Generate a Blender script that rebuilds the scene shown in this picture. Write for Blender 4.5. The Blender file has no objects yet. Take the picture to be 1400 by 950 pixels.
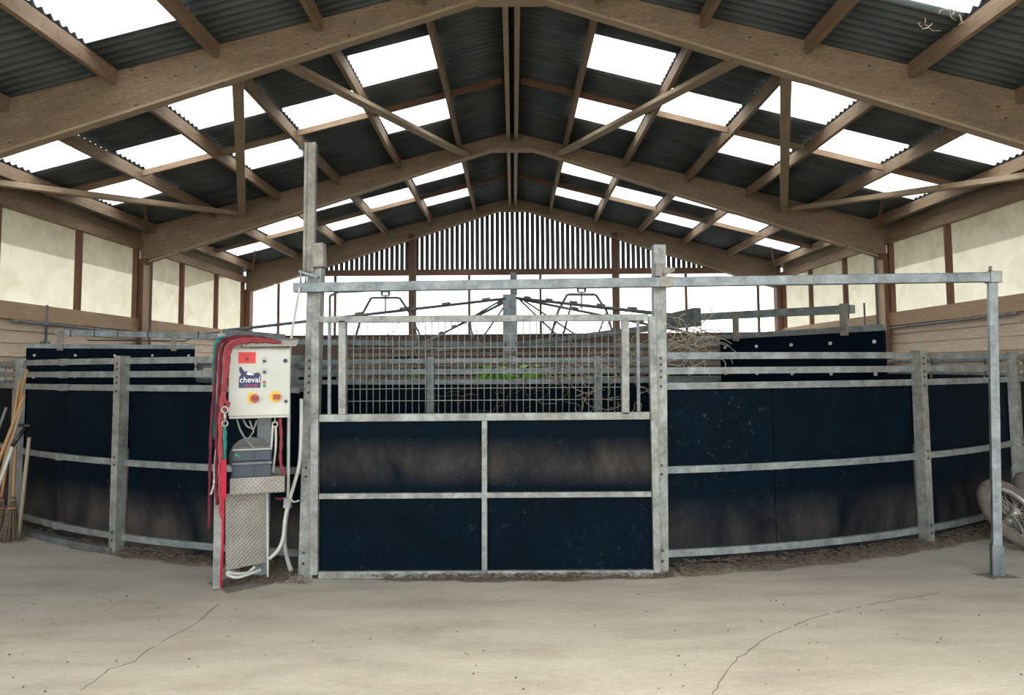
import bpy, math, random
from mathutils import Vector, Matrix
random.seed(7)
V = Vector; PI = math.pi
sc = bpy.context.scene; COL = sc.collection

# ------------------------------------------------------------------ camera
F = 990.0; CX, CY = 700.0, 435.0
cam_d = bpy.data.cameras.new('camera'); cam = bpy.data.objects.new('camera', cam_d); COL.objects.link(cam)
EYE = V((0, 0, 1.6))
RM = Matrix.Rotation(0.002, 3, 'Z') @ Matrix.Rotation(PI/2 + math.atan(0.069), 3, 'X') @ Matrix.Rotation(-0.007, 3, 'Z')
cam.matrix_world = Matrix.Translation(EYE) @ RM.to_4x4()
cam_d.sensor_width = 36; cam_d.lens = F*36/1400; cam_d.shift_y = -40/1400; cam_d.clip_end = 400
sc.camera = cam

def ray(x, y): return RM @ V(((x-CX)/F, -(y-CY)/F, -1))
def at(x, y, Y):
    d = ray(x, y); return EYE + d*(Y/d.y)
def ground(x, y, z=0.0):
    d = ray(x, y); return EYE + d*((z-1.6)/d.z)

# ------------------------------------------------------------------ materials
def mat(name):
    m = bpy.data.materials.new(name); m.use_nodes = True
    nt = m.node_tree; b = nt.nodes['Principled BSDF']
    return m, nt, b
def N(nt, t, **kw):
    n = nt.nodes.new(t)
    for k, v in kw.items():
        if k in n.inputs: n.inputs[k].default_value = v
        else: setattr(n, k, v)
    return n
def ramp(nt, src, stops):
    r = nt.nodes.new('ShaderNodeValToRGB'); e = r.color_ramp.elements
    while len(e) > 1: e.remove(e[-1])
    e[0].position, e[0].color = stops[0][0], (*stops[0][1], 1)
    for p, c in stops[1:]:
        k = e.new(p); k.color = (*c, 1)
    nt.links.new(src, r.inputs[0]); return r.outputs[0]
def gray(v): return (v, v, v)
def coords(nt, kind='Object', scale=(1, 1, 1), rot=(0, 0, 0)):
    t = nt.nodes.new('ShaderNodeTexCoord'); m = nt.nodes.new('ShaderNodeMapping')
    m.inputs['Scale'].default_value = scale; m.inputs['Rotation'].default_value = rot
    nt.links.new(t.outputs[kind], m.inputs[0]); return m.outputs[0]
def noise(nt, vec, scale, detail=4, rough=.55, dist=0):
    n = nt.nodes.new('ShaderNodeTexNoise'); n.inputs['Scale'].default_value = scale
    n.inputs['Detail'].default_value = detail; n.inputs['Roughness'].default_value = rough; n.inputs['Distortion'].default_value = dist
    nt.links.new(vec, n.inputs['Vector']); return n.outputs[0]
def mix(nt, f, a, b, mode='MIX'):
    m = nt.nodes.new('ShaderNodeMix'); m.data_type = 'RGBA'; m.blend_type = mode
    for s, v in ((0, f), (6, a), (7, b)):
        if hasattr(v, 'links') or hasattr(v, 'is_linked'): nt.links.new(v, m.inputs[s])
        else: m.inputs[s].default_value = v if s == 0 else (*v, 1)
    return m.outputs[2]
def bump(nt, b, h, strength=.3, dist=.01):
    n = nt.nodes.new('ShaderNodeBump'); n.inputs['Strength'].default_value = strength; n.inputs['Distance'].default_value = dist
    nt.links.new(h, n.inputs['Height']); nt.links.new(n.outputs[0], b.inputs['Normal'])

def plain(name, c, rough=.6, metal=0, var=.25, scale=12):
    m, nt, b = mat(name)
    n = noise(nt, coords(nt), scale)
    col = ramp(nt, n, [(.25, tuple(x*(1-var) for x in c)), (.75, tuple(min(1, x*(1+var)) for x in c))])
    nt.links.new(col, b.inputs['Base Color']); b.inputs['Roughness'].default_value = rough; b.inputs['Metallic'].default_value = metal
    return m
def wood(name, light, dark, knots=True, rough=.75, ply=False):
    m, nt, b = mat(name)
    v = coords(nt, 'UV', (1.2, 7 if ply else 16, 1))
    g = noise(nt, v, 3.5 if ply else 2.5, 8, .7, 2.6 if ply else .8)
    col = ramp(nt, g, [(.3, dark), (.5, tuple((a+c)/2 for a, c in zip(light, dark))), (.7, light)])
    v2 = coords(nt, 'UV', (1, 2.2, 1)); blotch = noise(nt, v2, 1.6, 3)
    col = mix(nt, ramp(nt, blotch, [(.35, gray(.0)), (.7, gray(.55))]), col, dark)
    if knots:
        vo = nt.nodes.new('ShaderNodeTexVoronoi'); vo.inputs['Scale'].default_value = 4.5
        nt.links.new(coords(nt, 'UV', (.8, 1.6, 1)), vo.inputs['Vector'])
        kf = ramp(nt, vo.outputs[0], [(.06, gray(.9)), (.12, gray(0))])
        col = mix(nt, kf, col, tuple(x*.35 for x in dark))
    nt.links.new(col, b.inputs['Base Color']); b.inputs['Roughness'].default_value = rough
    bump(nt, b, g, .25, .004); return m
def galv(name, c=(.36, .38, .38), rust=0.0, metal=.35):
    m, nt, b = mat(name)
    v = coords(nt)
    vo = nt.nodes.new('ShaderNodeTexVoronoi'); vo.inputs['Scale'].default_value = 38; nt.links.new(v, vo.inputs['Vector'])
    n = noise(nt, v, 7, 8, .72)
    col = ramp(nt, n, [(.32, tuple(x*.5 for x in c)), (.5, c), (.68, tuple(min(1, x*1.5) for x in c))])
    sp = nt.nodes.new('ShaderNodeSeparateColor'); nt.links.new(vo.outputs['Color'], sp.inputs[0])
    col = mix(nt, .35, col, ramp(nt, sp.outputs[0], [(0, gray(.55)), (1, gray(1.0))]), 'MULTIPLY')
    n3 = noise(nt, v, 2.2, 5, .6)
    col = mix(nt, ramp(nt, n3, [(.52, gray(0)), (.75, gray(.55+rust))]), col, (.20, .16, .105))
    nt.links.new(col, b.inputs['Base Color']); b.inputs['Metallic'].default_value = metal; b.inputs['Roughness'].default_value = .48
    bump(nt, b, n, .12, .003); return m

M = {}
M['plywood'] = wood('plywood', (.44, .32, .215), (.155, .10, .066), ply=True)
M['purlin'] = wood('purlin_timber', (.42, .30, .195), (.19, .115, .07))
M['brace'] = wood('brace_timber', (.54, .42, .29), (.32, .23, .15))
M['redwood'] = wood('stained_timber', (.24, .12, .07), (.10, .045, .025))
M['plank'] = wood('cladding_plank', (.93, .76, .58), (.64, .47, .33))
M['sill'] = wood('sill_plank', (.62, .42, .26), (.38, .24, .14))
M['old'] = wood('weathered_board', (.30, .25, .19), (.13, .10, .075))
M['handle'] = wood('tool_handle_wood', (.52, .30, .13), (.32, .17, .07), knots=False)
M['greyhandle'] = wood('grey_handle_wood', (.36, .30, .21), (.22, .17, .11), knots=False)
M['galv'] = galv('galvanised_steel', (.215, .240, .243))
M['galv_front'] = galv('galvanised_gate_steel', (.262, .268, .243), .05)
M['galv_dark'] = galv('dull_galvanised_steel', (.15, .165, .17), 0)
M['galv_rust'] = galv('rusty_galvanised_steel', (.23, .205, .17), .3, .2)
M['white_plastic'] = plain('white_plastic', (.46, .455, .41), .45, var=.15)
M['grey_plastic'] = plain('grey_hose_plastic', (.25, .25, .24), .5)
M['cab'] = plain('painted_cabinet', (.52, .515, .45), .45, var=.1, scale=5)
M['black'] = plain('black_plastic', (.012, .012, .014), .4)
M['slate'] = plain('slate_plastic', (.035, .05, .065), .45, scale=8)
M['greydome'] = plain('grey_felt', (.15, .14, .13), .9)
M['yellow'] = plain('yellow_plastic', (.75, .48, .02), .4, var=.08)
M['redknob'] = plain('red_plastic', (.35, .03, .02), .35, var=.1)
M['redstick'] = plain('red_label', (.65, .035, .03), .5, var=.05)
M['navystick'] = plain('navy_label', (.02, .022, .09), .5, var=.1)
M['white'] = plain('white_print', (.75, .75, .74), .5, var=.03)
M['pinkprint'] = plain('red_print', (.45, .04, .10), .5, var=.05)
M['green'] = plain('green_lamp', (.02, .22, .1), .4)
M['rope_red'] = plain('red_rope', (.26, .035, .045), .9, var=.35, scale=60)
M['rope_burg'] = plain('burgundy_rope', (.125, .01, .024), .9, var=.4, scale=60)
M['rope_pink'] = plain('faded_red_rope', (.29, .05, .05), .9, var=.25, scale=60)
M['rope_teal'] = plain('teal_rope', (.01, .17, .14), .9, var=.3, scale=60)
M['rope_grey'] = plain('grey_rope', (.42, .40, .34), .9, var=.3, scale=60)
M['strap'] = plain('bright_red_strap', (.42, .0, .025), .7, var=.1)
M['straw'] = plain('dry_straw', (.135, .105, .075), .9, var=.5, scale=30)
M['straw_pale'] = plain('pale_dry_straw', (.42, .34, .25), .9, var=.4, scale=30)
M['bristle'] = plain('twig_bristles', (.15, .10, .07), .9, var=.5, scale=40)
M['tyre'] = plain('dusty_tyre', (.11, .093, .078), .85, var=.3)
M['rim'] = plain('wheel_rim_metal', (.42, .40, .36), .4, .5)
M['soil'] = plain('dark_soil', (.10, .075, .055), .95, var=.5, scale=6)
M['leaf'] = plain('fresh_leaf', (.45, .80, .13), .6, var=.3, scale=20)
M['leaf_dry'] = plain('drying_leaf', (.70, .68, .33), .7, var=.3, scale=20)
M['bolt'] = plain('bolt_metal', (.05, .045, .04), .5, .4)
M['boltpale'] = plain('pale_bolt', (.55, .53, .5), .5)

# corrugated fibre cement
m, nt, b = mat('fibre_cement_sheet')
n = noise(nt, coords(nt, 'Object', (.6, 3, 1)), 2.2, 6, .6)
c = ramp(nt, n, [(.3, (.062, .078, .086)), (.55, (.10, .122, .13)), (.75, (.15, .16, .158))])
n2 = noise(nt, coords(nt, 'Object', (1, 1, 1)), .9, 4)
c = mix(nt, ramp(nt, n2, [(.5, gray(0)), (.75, gray(.5))]), c, (.13, .115, .095))
nt.links.new(c, b.inputs['Base Color']); b.inputs['Roughness'].default_value = .8; M['cement'] = m

# rubber / laminate panels with dust
def panel_mat(name, dust_band):
    m, nt, b = mat(name)
    v = coords(nt)
    n = noise(nt, v, 2.0, 5, .6, .4)
    base = ramp(nt, n, [(.3, (.0002, .0030, .0072)), (.7, (.0008, .0064, .0125))])
    sepn = nt.nodes.new('ShaderNodeSeparateXYZ'); nt.links.new(v, sepn.inputs[0])
    def band(lo0, lo1, hi0, hi1):
        # trapezoid in z
        a = N(nt, 'ShaderNodeMapRange'); nt.links.new(sepn.outputs[2], a.inputs[0]); a.inputs[1].default_value = lo0; a.inputs[2].default_value = lo1
        c_ = N(nt, 'ShaderNodeMapRange'); nt.links.new(sepn.outputs[2], c_.inputs[0]); c_.inputs[1].default_value = hi0; c_.inputs[2].default_value = hi1
        c_.inputs[3].default_value = 1; c_.inputs[4].default_value = 0
        x = N(nt, 'ShaderNodeMath', operation='MULTIPLY'); nt.links.new(a.outputs[0], x.inputs[0]); nt.links.new(c_.outputs[0], x.inputs[1]); return x.outputs[0]
    bf = band(*dust_band)
    big = noise(nt, coords(nt, 'Object', (1, 1, .6)), 1.7, 4, .55, .5)
    bigf = ramp(nt, big, [(.33, gray(0)), (.70, gray(1))])
    d1 = N(nt, 'ShaderNodeMath', operation='MULTIPLY'); nt.links.new(bf, d1.inputs[0]); nt.links.new(bigf, d1.inputs[1])
    fine = noise(nt, coords(nt, 'Object', (1, 1, .35)), 45, 4, .7)
    ff = ramp(nt, fine, [(.3, gray(.6)), (.7, gray(.95))])
    d2 = N(nt, 'ShaderNodeMath', operation='MULTIPLY'); nt.links.new(d1.outputs[0], d2.inputs[0]); nt.links.new(ff, d2.inputs[1])
    col = mix(nt, d2.outputs[0], base, (.085, .069, .057))
    # faint streaks, splashes
    st = noise(nt, coords(nt, 'Object', (1, 1, 1)), 26, 5, .75, 1.5)
    sm = noise(nt, v, 1.3, 2)
    s2 = N(nt, 'ShaderNodeMath', operation='MULTIPLY'); nt.links.new(ramp(nt, st, [(.59, gray(0)), (.72, gray(.42))]), s2.inputs[0]); nt.links.new(ramp(nt, sm, [(.4, gray(.1)), (.6, gray(1))]), s2.inputs[1])
    col = mix(nt, s2.outputs[0], col, (.15, .15, .14))
    nt.links.new(col, b.inputs['Base Color']); b.inputs['Roughness'].default_value = .6
    b.inputs['Specular IOR Level'].default_value = .05
    bump(nt, b, n, .15, .01); return m
M['panel'] = panel_mat('navy_laminate_panel', (.0, .02, .30, .58))
M['panel_gate'] = panel_mat('navy_gate_panel', (.66, .80, .88, 1.05))
M['rubber'] = panel_mat('navy_rubber_curtain', (1.5, 1.7, 1.75, 2.0))

# concrete floor
m, nt, b = mat('brushed_concrete')
v = coords(nt)
n1 = noise(nt, coords(nt, 'Object', (1, 3.5, 1)), 1.1, 6, .6, .3)
c = ramp(nt, n1, [(.3, (.39, .345, .28)), (.5, (.48, .435, .355)), (.7, (.55, .505, .415))])
n2 = noise(nt, coords(nt, 'Object', (1, 5, 1)), 14, 6, .7)
c = mix(nt, .55, c, ramp(nt, n2, [(.3, gray(.6)), (.62, gray(1.0))]), 'MULTIPLY')
n5 = noise(nt, coords(nt, 'Object', (1, 1.6, 1)), 55, 6, .8)
c = mix(nt, .5, c, ramp(nt, n5, [(.34, gray(.6)), (.5, gray(1.0)), (.68, gray(1.0))]), 'MULTIPLY')
n3 = noise(nt, v, .55, 4)
c = mix(nt, ramp(nt, n3, [(.5, gray(0)), (.75, gray(.45))]), c, (.34, .29, .235))
n4 = noise(nt, v, 3.3, 5, .6)
c = mix(nt, ramp(nt, n4, [(.6, gray(0)), (.75, gray(.35))]), c, (.5, .38, .25))
nt.links.new(c, b.inputs['Base Color']); b.inputs['Roughness'].default_value = .85
bump(nt, b, n5, .5, .006); M['concrete'] = m

m, nt, b = mat('track_soil')
n = noise(nt, coords(nt), 3, 6, .65)
nt.links.new(ramp(nt, n, [(.3, (.07, .055, .04)), (.7, (.17, .135, .10))]), b.inputs['Base Color']); b.inputs['Roughness'].default_value = .95
bump(nt, b, n, .6, .03); M['track'] = m
m, nt, b = mat('yard_gravel')
n = noise(nt, coords(nt), 6, 6, .7)
nt.links.new(ramp(nt, n, [(.3, (.22, .21, .17)), (.7, (.40, .38, .32))]), b.inputs['Base Color']); b.inputs['Roughness'].default_value = .95; M['yard'] = m

# dark brown brick of the back wall
m, nt, b = mat('brown_brick')
br = N(nt, 'ShaderNodeTexBrick'); br.inputs['Scale'].default_value = 4.4
nt.links.new(coords(nt, 'Object', (1, 1, 1), (PI/2, 0, 0)), br.inputs['Vector'])
br.inputs['Color1'].default_value = (.085, .038, .026, 1); br.inputs['Color2'].default_value = (.05, .026, .02, 1); br.inputs['Mortar'].default_value = (.14, .11, .09, 1)
br.inputs['Mortar Size'].default_value = .03
nn = noise(nt, coords(nt), 5, 5)
c = mix(nt, ramp(nt, nn, [(.4, gray(0)), (.75, gray(.7))]), br.outputs[0], (.12, .09, .07))
nt.links.new(c, b.inputs['Base Color']); b.inputs['Roughness'].default_value = .9; M['brick'] = m

# chequer (tread) plate
m, nt, b = mat('tread_plate')
w1 = N(nt, 'ShaderNodeTexWave'); w1.inputs['Scale'].default_value = 14; nt.links.new(coords(nt, 'Object', (1, 1, 1), (0, PI/4, 0)), w1.inputs['Vector'])
w2 = N(nt, 'ShaderNodeTexWave'); w2.inputs['Scale'].default_value = 14; nt.links.new(coords(nt, 'Object', (1, 1, 1), (0, -PI/4, 0)), w2.inputs['Vector'])
mm = N(nt, 'ShaderNodeMath', operation='MULTIPLY'); nt.links.new(w1.outputs['Fac'], mm.inputs[0]); nt.links.new(w2.outputs['Fac'], mm.inputs[1])
n = noise(nt, coords(nt), 4, 5)
c = ramp(nt, n, [(.3, (.22, .20, .17)), (.7, (.36, .335, .29))])
c = mix(nt, ramp(nt, mm.outputs[0], [(.2, gray(0)), (.6, gray(.25))]), c, (.16, .14, .11))
nt.links.new(c, b.inputs['Base Color']); b.inputs['Metallic'].default_value = .3; b.inputs['Roughness'].default_value = .5
bump(nt, b, mm.outputs[0], .5, .006); M['tread'] = m

# translucent sheets
def sheet(name, c, trans, grime=.3, gs=2.5, dirt=(.5, .45, .33)):
    m = bpy.data.materials.new(name); m.use_nodes = True; nt = m.node_tree; nt.nodes.clear()
    out = N(nt, 'ShaderNodeOutputMaterial')
    tl = N(nt, 'ShaderNodeBsdfTranslucent'); tp = N(nt, 'ShaderNodeBsdfTransparent'); df = N(nt, 'ShaderNodeBsdfDiffuse')
    n = noise(nt, coords(nt, 'Object', (1, 1, 1)), gs, 5, .65, .6)
    col = mix(nt, ramp(nt, n, [(.42, gray(0)), (.78, gray(grime))]), c, dirt)
    nt.links.new(col, tl.inputs[0]); nt.links.new(col, df.inputs[0]); tp.inputs[0].default_value = (*[min(1, x*1.1) for x in c], 1)
    a = N(nt, 'ShaderNodeMixShader'); a.inputs[0].default_value = .15
    nt.links.new(tl.outputs[0], a.inputs[1]); nt.links.new(df.outputs[0], a.inputs[2])
    z = N(nt, 'ShaderNodeMixShader'); z.inputs[0].default_value = trans
    nt.links.new(a.outputs[0], z.inputs[1]); nt.links.new(tp.outputs[0], z.inputs[2])
    nt.links.new(z.outputs[0], out.inputs[0]); return m
M['skylight'] = sheet('skylight_sheet', (.93, .96, .96), .6, .15, 1.5)
M['gablepane'] = sheet('clear_gable_sheet', (.94, .97, .98), .75, .12, 1.2)
M['cream'] = sheet('yellowed_translucent_sheet', (.47, .43, .335), .16, .8, 1.9, (.31, .26, .17))

# ------------------------------------------------------------------ mesh builder
class MB:
    def __init__(s): s.v = []; s.f = []; s.uv = []; s.smooth = []
    def face(s, idx, uv, sm=False): s.f.append(idx); s.uv.append(uv); s.smooth.append(sm)
    def bar(s, A, B, w, h, up=V((0, 0, 1)), taper=None, offs=(0, 0)):
        """rectangular bar from A to B; w across, h along 'up'"""
        A = V(A); B = V(B); d = (B-A); L = d.length; d = d/L
        side = d.cross(V(up))
        if side.length < 1e-5: side = d.cross(V((0, 1, 0)))
        side.normalize(); u = side.cross(d).normalized()
        i0 = len(s.v); o = random.uniform(0, 9)
        for P, (ww, hh) in ((A, (w, h)), (B, taper or (w, h))):
            P = P + side*offs[0] + u*offs[1]
            for a, b_ in ((-1, -1), (1, -1), (1, 1), (-1, 1)): s.v.append(P + side*(a*ww/2) + u*(b_*hh/2))
        for k in range(4):
            j = (k+1) % 4; ww = w if k % 2 == 0 else h; q = o + k*.37
            s.face([i0+k, i0+j, i0+4+j, i0+4+k], [(o, q), (o, q+ww), (o+L, q+ww), (o+L, q)])
        s.face([i0+3, i0+2, i0+1, i0], [(0, 0), (w, 0), (w, h), (0, h)]); s.face([i0+4, i0+5, i0+6, i0+7], [(0, 0), (w, 0), (w, h), (0, h)])
        return s
    def box(s, lo, hi):
        lo = V(lo); hi = V(hi)
        return s.bar(V(((lo.x+hi.x)/2, (lo.y+hi.y)/2, lo.z)), V(((lo.x+hi.x)/2, (lo.y+hi.y)/2, hi.z)), hi.x-lo.x, hi.y-lo.y, V((0, 1, 0)))
    def prism(s, poly, off):
        """extrude planar polygon (list of Vectors) by vector off"""
        n = len(poly); i0 = len(s.v); off = V(off)
        s.v += [V(p) for p in poly] + [V(p)+off for p in poly]
        e = (V(poly[1])-V(poly[0])).normalized(); nn = off.normalized(); t = nn.cross(e)
        uv = [(V(p).dot(e), V(p).dot(t)) for p in poly]
        s.face(list(range(i0+n-1, i0-1, -1)), uv[::-1]); s.face([i0+n+k for k in range(n)], uv)
        L = off.length
        for k in range(n):
            j = (k+1) % n; l = (V(poly[j])-V(poly[k])).length
            s.face([i0+k, i0+j, i0+n+j, i0+n+k], [(0, 0), (l, 0), (l, L), (0, L)])
        return s
    def tube(s, pts, r, n=8, cap=True):
        pts = [V(p) for p in pts]; rs = r if isinstance(r, (list, tuple)) else [r]*len(pts)
        i0 = len(s.v); ref = None; acc = 0
        for k, p in enumerate(pts):
            d = (pts[min(k+1, len(pts)-1)] - pts[max(k-1, 0)]).normalized()
            if ref is None: ref = d.orthogonal().normalized()
            ref = (ref - d*ref.dot(d)).normalized(); b_ = d.cross(ref)
            for j in range(n):
                a = 2*PI*j/n; s.v.append(p + (ref*math.cos(a)+b_*math.sin(a))*rs[k])
        for k in range(len(pts)-1):
            L = (pts[k+1]-pts[k]).length
            for j in range(n):
                q = (j+1) % n
                s.face([i0+k*n+j, i0+k*n+q, i0+(k+1)*n+q, i0+(k+1)*n+j], [(acc, j*.02), (acc, j*.02+.02), (acc+L, j*.02+.02), (acc+L, j*.02)], True)
            acc += L
        if cap:
            s.face([i0+j for j in range(n)][::-1], [(0, 0)]*n); k = (len(pts)-1)*n
            s.face([i0+k+j for j in range(n)], [(0, 0)]*n)
        return s
    def disc(s, c, nrm, r, t, n=16):
        nrm = V(nrm).normalized(); return s.tube([V(c), V(c)+nrm*t], r, n)
    def ring(s, c, nrm, R, r, n=40, m_=10, squash=1.0):
        nrm = V(nrm).normalized(); a = nrm.orthogonal().normalized(); b_ = nrm.cross(a); i0 = len(s.v)
        for k in range(n):
            t = 2*PI*k/n; e = a*math.cos(t)+b_*math.sin(t)
            for j in range(m_):
                q = 2*PI*j/m_; s.v.append(V(c)+e*(R+r*math.cos(q))+nrm*(r*squash*math.sin(q)))
        for k in range(n):
            for j in range(m_):
                k2 = (k+1) % n; j2 = (j+1) % m_
                s.face([i0+k*m_+j, i0+k2*m_+j, i0+k2*m_+j2, i0+k*m_+j2], [(0, 0), (1, 0), (1, 1), (0, 1)], True)
        return s
    def xf(s, M4):
        s.v = [M4 @ p for p in s.v]; return s

def frame_of(parent):
    return parent['_M'] if False else FR.get(parent.name, Matrix.Identity(4))
FR = {}
def build(mb, name, material, parent=None, origin=None, bevel=0):
    me = bpy.data.meshes.new(name)
    if parent is not None: Mi = FR[parent.name].inverted(); org = None
    else:
        xs = [p.x for p in mb.v]; ys = [p.y for p in mb.v]; zs = [p.z for p in mb.v]
        org = V(origin) if origin is not None else V(((min(xs)+max(xs))/2, (min(ys)+max(ys))/2, min(zs)))
        Mi = Matrix.Translation(-org)
    me.from_pydata([Mi @ p for p in mb.v], [], mb.f)
    uvl = me.uv_layers.new(name='UVMap'); k = 0
    flat = [c for f in mb.uv for u in f for c in u]
    uvl.data.foreach_set('uv', flat)
    me.polygons.foreach_set('use_smooth', mb.smooth)
    me.materials.append(material); me.update()
    o = bpy.data.objects.new(name, me); COL.objects.link(o)
    if parent is not None: o.parent = parent; FR[o.name] = FR[parent.name]
    else: o.location = org; FR[o.name] = Matrix.Translation(org)
    if bevel:
        md = o.modifiers.new('bevel', 'BEVEL'); md.width = bevel; md.segments = 2; md.limit_method = 'ANGLE'
    return o
def subpart(mb, name, material, parent, **kw): return build(mb, name, material, parent, **kw)
def thing(name, label, cat, loc, rz=0, group=None):
    o = bpy.data.objects.new(name, None); COL.objects.link(o)
    o.location = V(loc); o.rotation_euler = (0, 0, rz); o.empty_display_size = .1
    FR[o.name] = Matrix.Translation(V(loc)) @ Matrix.Rotation(rz, 4, 'Z')
    return tag(o, label, cat, group)
def tag(o, label, cat, group=None, kind=None):
    o['label'] = label; o['category'] = cat
    if group: o['group'] = group
    if kind: o['kind'] = kind
    return o
def struct(o): o['kind'] = 'structure'; return o
BIG = 1e-4
# NOTE: children carry identity local transforms: their vertices are already in the parent's frame

# ------------------------------------------------------------------ building dimensions
HALF = 8.2; FY = [-2.95, 3.0, 9.22, 15.80, 22.05]; SL = .2565; RZ = 6.87
def rz(x): return RZ - SL*abs(x)
PX = [1.15, 2.5, 3.86, 5.2, 6.6, 7.93]
SIDE = {-1: 'left', 1: 'right'}
BAY = {0: 'front', 1: 'near', 2: 'middle', 3: 'far'}
BAYN = {1: 'nearest roof bay', 2: 'middle roof bay', 3: 'farthest roof bay'}

# floor and ground
struct(build(MB().box((-HALF, -6, -.12), (HALF, 22.3, 0)), 'floor', M['concrete'], origin=(0, 0, 0)))
struct(build(MB().box((-60, -50, -.3), (60, 90, -.121)), 'ground_yard', M['yard'], origin=(0, 0, 0)))
C0 = V((0, 13.75, 0)); RO = 8.03; RI = 5.5
def pol(a, r, z=0):
    a = math.radians(a); return C0 + V((r*math.sin(a), -r*math.cos(a), z))
mb = MB(); n = 96
mb.prism([pol(360*k/n, RO-.02, .001) for k in range(n)], (0, 0, .014))
struct(build(mb, 'floor_track', M['track'], origin=(0, 0, 0)))

# cracks in the slab
def crack(pts, name):
    mb = MB(); P = []
    for (x0, y0), (x1, y1) in zip(pts, pts[1:]):
        A, B = ground(x0, y0), ground(x1, y1); k = max(2, int((B-A).length/.05))
        for i in range(k):
            P.append(A.lerp(B, i/k) + V((random.uniform(-.008, .008), random.uniform(-.008, .008), 0)))
    for A, B in zip(P, P[1:]):
        if random.random() < .9: mb.bar(A+V((0, 0, .0005)), B+V((0, 0, .0005)), random.uniform(.002, .005), .002)
    o = build(mb, name, M['soil'], origin=(0, 0, 0)); return struct(o)
crack([(300, 825), (272, 850), (228, 874), (196, 893), (185, 904), (150, 915), (118, 938), (104, 952)], 'floor_crack')
crack([(975, 952), (985, 930), (1005, 903), (1050, 871), (1110, 845), (1200, 824), (1292, 810)], 'floor_crack')

# ------------------------------------------------------------------ roof sheets and skylights
YS0 = 10.5
def strips(bay):   # start and end of the three skylight strips in a bay
    s = {2: 10.5, 3: 16.95, 1: 3.75}[bay]
    return [(s, s+1.2), (s+1.2, s+2.45), (s+2.5, s+3.6)]
skies = []
for bay in (1, 2, 3):
    S = strips(bay)
    for side in (-1, 1):
        for row in range(5):
            xs = (PX[row]+.04, PX[row+1]-.04)
            for si in ((0, 2) if row % 2 == 0 else (1,)):
                if bay == 1 and (row != 2): 
                    continue
                if bay == 1: 
                    if si == 0: continue
                    y0, y1 = (7.2, 8.5) if side < 0 else (6.7, 8.0)
                else: y0, y1 = S[si]
                skies.append((bay, side, row, si, xs[0], xs[1], y0, y1))
def corr(mb, side, x0, x1, y0, y1, amp=.029, per=.15, dz=.03):
    n = max(2, int((y1-y0)/per*8)); i0 = len(mb.v)
    for k in range(n+1):
        y = y0+(y1-y0)*k/n; z = amp*math.sin(2*PI*y/per)
        for x in (x0, x1): mb.v.append(V((side*x, y, rz(x)+dz+z)))
    for k in range(n):
        a = i0+2*k
        q = [a, a+1, a+3, a+2] if side > 0 else [a, a+2, a+3, a+1]
        mb.face(q, [(x0, 0), (x1, 0), (x1, 1), (x0, 1)], True)
for side in (-1, 1):
    mb = MB(); edges = [0]+PX+[10.4]  # last strip is an unseen canopy beyond the walls, added to shade upper panes
    for i in range(len(edges)-1):
        x0, x1 = edges[i], edges[i+1]
        hol = sorted((s[6], s[7], s[4], s[5]) for s in skies if s[1] == side and abs(s[4]-x0-.04) < .01)
        y = -1.0
        for (a, b_, xa, xb) in hol:
            corr(mb, side, x0, x1, y, a); corr(mb, side, x0, xa, a, b_); corr(mb, side, xb, x1, a, b_); y = b_
        corr(mb, side, x0, x1, y, 22.75)
    o = struct(build(mb, 'ceiling_'+SIDE[side], M['cement'], origin=(0, 0, 0)))
    md = o.modifiers.new('s', 'SOLIDIFY'); md.thickness = .007; md.offset = 1
rowname = ['row next to the ridge', 'second row from the ridge', 'third row from the ridge', 'fourth row from the ridge', 'lowest row by the eaves']
for (bay, side, row, si, xa, xb, y0, y1) in skies:
    mb = MB(); corr(mb, side, xa-.02, xb+.02, y0-.03, y1+.03, dz=.038)
    o = build(mb, 'skylight', M['skylight'])
    pos = {0: 'near end', 1: 'middle', 2: 'far end'}[si]
    tag(o, f'white skylight sheet, {SIDE[side]} slope, {BAYN[bay]}, {rowname[row]}, {pos}', 'skylight', 'translucent roof skylights')
    md = o.modifiers.new('s', 'SOLIDIFY'); md.thickness = .003

mb = MB(); mb.prism([V((-.3, -1.0, rz(.3)+.06)), V((0, -1.0, RZ+.11)), V((.3, -1.0, rz(.3)+.06)), V((0, -1.0, RZ+.08))], (0, 23.75, 0))
struct(build(mb, 'ceiling_ridge_cap', M['cement']))

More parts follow.
